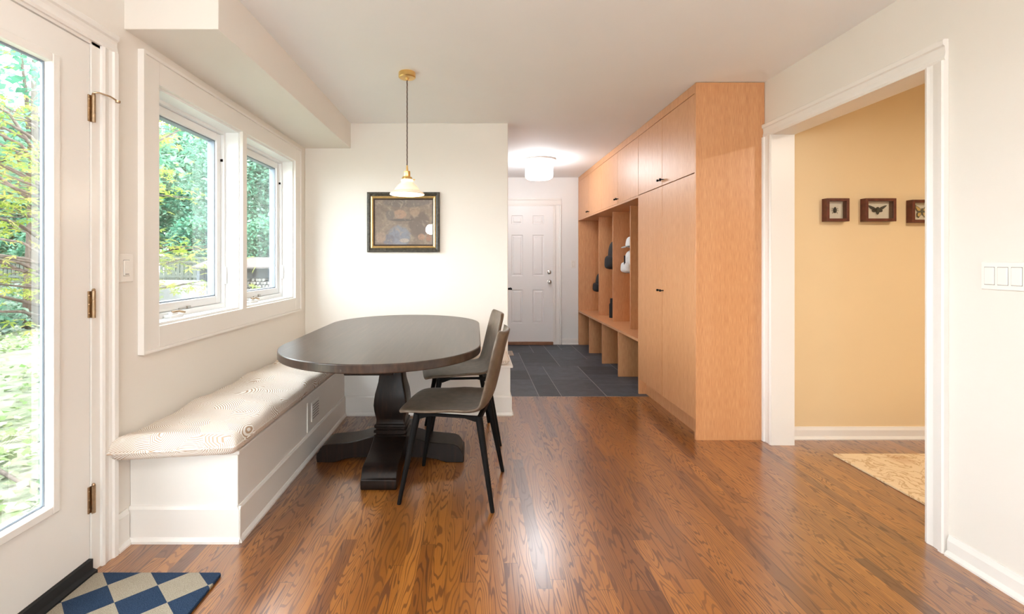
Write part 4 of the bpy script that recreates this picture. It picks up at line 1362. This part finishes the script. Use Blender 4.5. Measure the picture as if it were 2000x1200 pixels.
# japanese maple close to the house
def maple():
    root = thing('maple_tree', 'yellow-green maple spreading layered branches close outside the window', 'tree', (-4.45, 5.65, GZ))
    g = np.random.default_rng(5)
    leaves = []; mb = MB()
    mb.tube([(0, 0, 0), (.06, -.03, .5), (-.02, .05, 1.0), (.03, 0, 1.6)], [.09, .075, .06, .045], 10)
    pads = []
    for k in range(34):
        az = g.uniform(0, 2 * math.pi); rr = g.uniform(.5, 1.0) * 1.9; zz = g.uniform(.95, 3.7)
        rr *= (1.0 - .35 * abs(zz - 2.0) / 2.0)
        pads.append((rr * math.cos(az), rr * math.sin(az), zz))
    # sprays reaching towards the house, where the window shows them
    pads = [(x - .3, y - .2, z) for x, y, z in pads]
    spr = [(1.75, -.15, 2.22), (1.5, -.3, 2.15), (1.65, .1, 1.62), (1.75, .25, 1.45), (1.35, .0, 1.5), (1.35, .1, 1.15), (1.5, -.5, 1.30), (.9, -.9, 1.9), (.6, -1.3, 1.55), (.8, -1.2, 2.4), (.4, -1.6, 2.0),
             (-.2, -1.5, 1.2), (.2, -1.3, 1.0), (-.4, -1.4, 2.6), (0, -1.1, 3.0), (.5, -1.0, 1.25)]
    pads += [(x - .66, y - .40, z) for x, y, z in spr]
    for (x, y, z) in pads:
        n = 52
        q = g.normal(size=(n, 3)) * np.array([.24, .24, .055]) + np.array([x, y, z])
        q[:, 2] -= .22 * ((q[:, 0] - x) ** 2 + (q[:, 1] - y) ** 2) ** .5
        leaves.append(q)
        z0 = min(1.55, max(.5, z * .6))
        mb.tube([(0, 0, z0), (x * .45, y * .45, z0 + (z - z0) * .75), (x, y, z)], [.028, .016, .005], 6)
        for a in range(3):
            e = q[a * 7]; mb.tube([(x * .8, y * .8, z0 + (z - z0) * .93), tuple(e)], [.006, .003], 5)
    link('crown', leaf_cloud('crown', np.concatenate(leaves), .085, 'maple_leaf', .8, 5, 6), root)
    mb.build('trunk', 'bark', root, local=True, smooth=180)
maple()

# shrubs and ground cover
for i, (x, y, r, h, lb) in enumerate(((-10.6, 11.6, .8, .75, 'low blue-green shrub in the middle of the garden bed'), (-12.0, 12.6, .9, .8, 'blue-green shrub at the left of the garden bed'),
                                      (-12.1, 15.2, 1.0, .95, 'blue-green shrub behind the garden bed'), (-9.4, 9.0, .6, .5, 'small pale shrub at the foot of the grey trunked tree'))):
    root = thing('shrub', lb, 'shrub', (x, y, GZ))
    g = np.random.default_rng(60 + i)
    p, cl = clump_points(g, 26, 40, (r, r, h * .5), .8, .13); p[:, 2] += h * .5
    p[:, 2] = np.maximum(p[:, 2], .03)
    link('foliage', leaf_cloud('foliage', p, .13, 'shrub_leaf', .4, 1, 70 + i), root)
    mb = MB()
    for q in cl[:8]: mb.tube([(0, 0, 0), (q[0] * .4, q[1] * .4, (q[2] + h * .5) * .6), (q[0], q[1], q[2] + h * .5)], [.02, .012, .005], 6)
    mb.build('stems', 'bark', root, local=True)
g = np.random.default_rng(90)
n = 15000
X = -1.9 - g.uniform(0, 1, n) ** 1.6 * 9.0; Y = .8 + g.uniform(0, 1, n) * 10.0
keep = np.sin(X * 2.1 + Y * .7) + np.sin(Y * 1.9 - X * .6) + g.normal(size=n) * .7 > -.4
X, Y = X[keep], Y[keep]
p = np.stack([X, Y, GZ + g.uniform(.01, .09, len(X))], axis=1)
tag(link('ground_cover', leaf_cloud('ground_cover', p, .085, 'cover_leaf', .9, 1, 91, .75)), 'bright green leafy ground cover outside the garden door', 'ground cover', kind='stuff')
mb = MB(); mb.tube([(-3.35, 3.25, GZ + .05), (-3.07, 3.08, GZ + .06), (-2.82, 2.95, GZ + .05), (-2.56, 2.86, GZ + .03)], [.016, .014, .011, .006], 8)
tag(mb.build('fallen_branch', 'bark', smooth=180), 'thin grey fallen branch lying on the ground outside the door', 'branch')

# fence
fy = 22.0
fen = thing('garden_fence', 'weathered grey board fence across the back of the garden', 'fence', (-19, fy, GZ))
mb = MB(); rr = random.Random(4)
x = -33.0
while x < -4:
    mb.box(x, x + .15, fy, fy + .02, GZ + .05, 1.30 + rr.uniform(-.02, .02)); x += .19
mb.build('board_panel', 'fence_wood', fen)
for z in (.10, .32 + .12, 1.10):
    mb = MB(); mb.box(-33, -4, fy - .05, fy, z, z + .11); mb.build('rail', 'fence_wood', fen)
mb = MB(); mb.box(-33, -4, fy - .06, fy + .05, 1.28, 1.40); mb.build('top_board', 'fence_wood', fen)
for k in range(13):
    xx = -32.5 + k * 2.3
    mb = MB(); mb.box(xx, xx + .12, fy + .02, fy + .14, GZ - .05, 1.42); mb.build('post', 'fence_wood', fen)

# woodshed with stacked logs
shx0, shx1, shy0, shy1 = -11.9, -7.6, 20.0, 21.3
shed = thing('woodshed', 'low open woodshed with pale roof in front of the fence', 'shed', ((shx0 + shx1) / 2, 20.6, GZ))
ez, rz_ = .90, 1.36
ym = 20.9
MB().raw([(shx0, shy0 - .1, ez), (shx1, shy0 - .1, ez), (shx1, shy1 + .3, ez), (shx0, shy1 + .3, ez), (shx0 + .45, ym, rz_), (shx1 - .45, ym, rz_),
          (shx0, shy0 - .1, ez + .06), (shx1, shy0 - .1, ez + .06), (shx1, shy1 + .3, ez + .06), (shx0, shy1 + .3, ez + .06)],
         [(0, 3, 2, 1), (0, 1, 7, 6), (1, 2, 8, 7), (2, 3, 9, 8), (3, 0, 6, 9), (6, 7, 5, 4), (7, 8, 5), (8, 9, 4, 5), (9, 6, 4)]).build('roof', 'roof_sheet', shed)
MB().box(shx0 + .2, shx1 - .2, shy1 - .03, shy1, GZ, ez).build('back_wall', 'shed_wood', shed)
for xx in (shx0 + .2, (shx0 + shx1) / 2, shx1 - .32):
    MB().box(xx, xx + .12, shy0, shy0 + .12, GZ, ez).build('post', 'shed_wood', shed)
for xx in (shx0 + .2, shx1 - .24):
    MB().box(xx, xx + .04, shy0 + .1, shy1, GZ, ez).build('side_wall', 'shed_wood', shed)
def log():
    r = thing('firewood_log', 'split firewood log in the pile under the woodshed roof', 'log', group='firewood stacked in the woodshed')
    MB().lathe([(.062, -.2), (.066, -.1), (.064, .1), (.062, .2)], (0, 0, 0), 9, 'y').build('log_body', 'log_bark', r, local=True, smooth=60)
    MB().lathe([(.058, -.204), (.060, -.2)], (0, 0, 0), 9, 'y').build('cut_end', 'log_end', r, local=True)
    return r
lg0 = log(); first = True
rr = random.Random(8)
for row in range(5):
    k = 0
    xx = shx0 + .42 + (row % 2) * .07
    while xx < shx1 - .45:
        if row == 4 and rr.random() < .35: xx += .146; continue
        pos = (xx, shy0 + .43 + rr.uniform(-.05, .05), GZ + .068 + row * .134)
        if first: lg0.location = pos; first = False
        else: dup(lg0, None, pos, rr.uniform(-.02, .02))
        xx += .146

# patio table under a white cover
cv = thing('covered_patio_table', 'white fabric cover draped over patio furniture outside the window', 'furniture cover', (-5.45, 8.0, GZ))
mb = MB(); rings = []
nn = 72
for k, (s, z) in enumerate(((.0, .88), (.55, .885), (.90, .875), (.965, .86), (.99, .82), (1.0, .72), (1.0, .5), (1.01, .25), (1.03, .05), (1.03, .0 + GZ + .01))):
    ring = []
    for i in range(nn):
        a = 2 * math.pi * i / nn
        c, q = math.cos(a), math.sin(a); ex = 2 / 6.0
        fold = 1 + (.018 * math.sin(a * 11) + .012 * math.sin(a * 17 + 1)) * (k / 9)
        ring.append(mb.bm.verts.new((-5.45 + .75 * s * fold * math.copysign(abs(c) ** ex, c), 8.0 + .5 * s * fold * math.copysign(abs(q) ** ex, q), z)))
    rings.append(ring)
for a, b in zip(rings, rings[1:]):
    for i in range(nn): mb.bm.faces.new((a[i], a[(i + 1) % nn], b[(i + 1) % nn], b[i]))
bmesh.ops.remove_doubles(mb.bm, verts=mb.bm.verts, dist=.0001)
mb.build('cover', 'cover_cloth', cv, smooth=60)
mb = MB(); mb.tube([(-5.45 + .76 * math.cos(t / 24 * 2 * math.pi) ** 1 , 8.0 - .515, .45 + .01 * math.sin(t)) for t in range(0, 13)], .012, 6)
mb.build('drawstring', 'cover_cloth', cv, smooth=180)
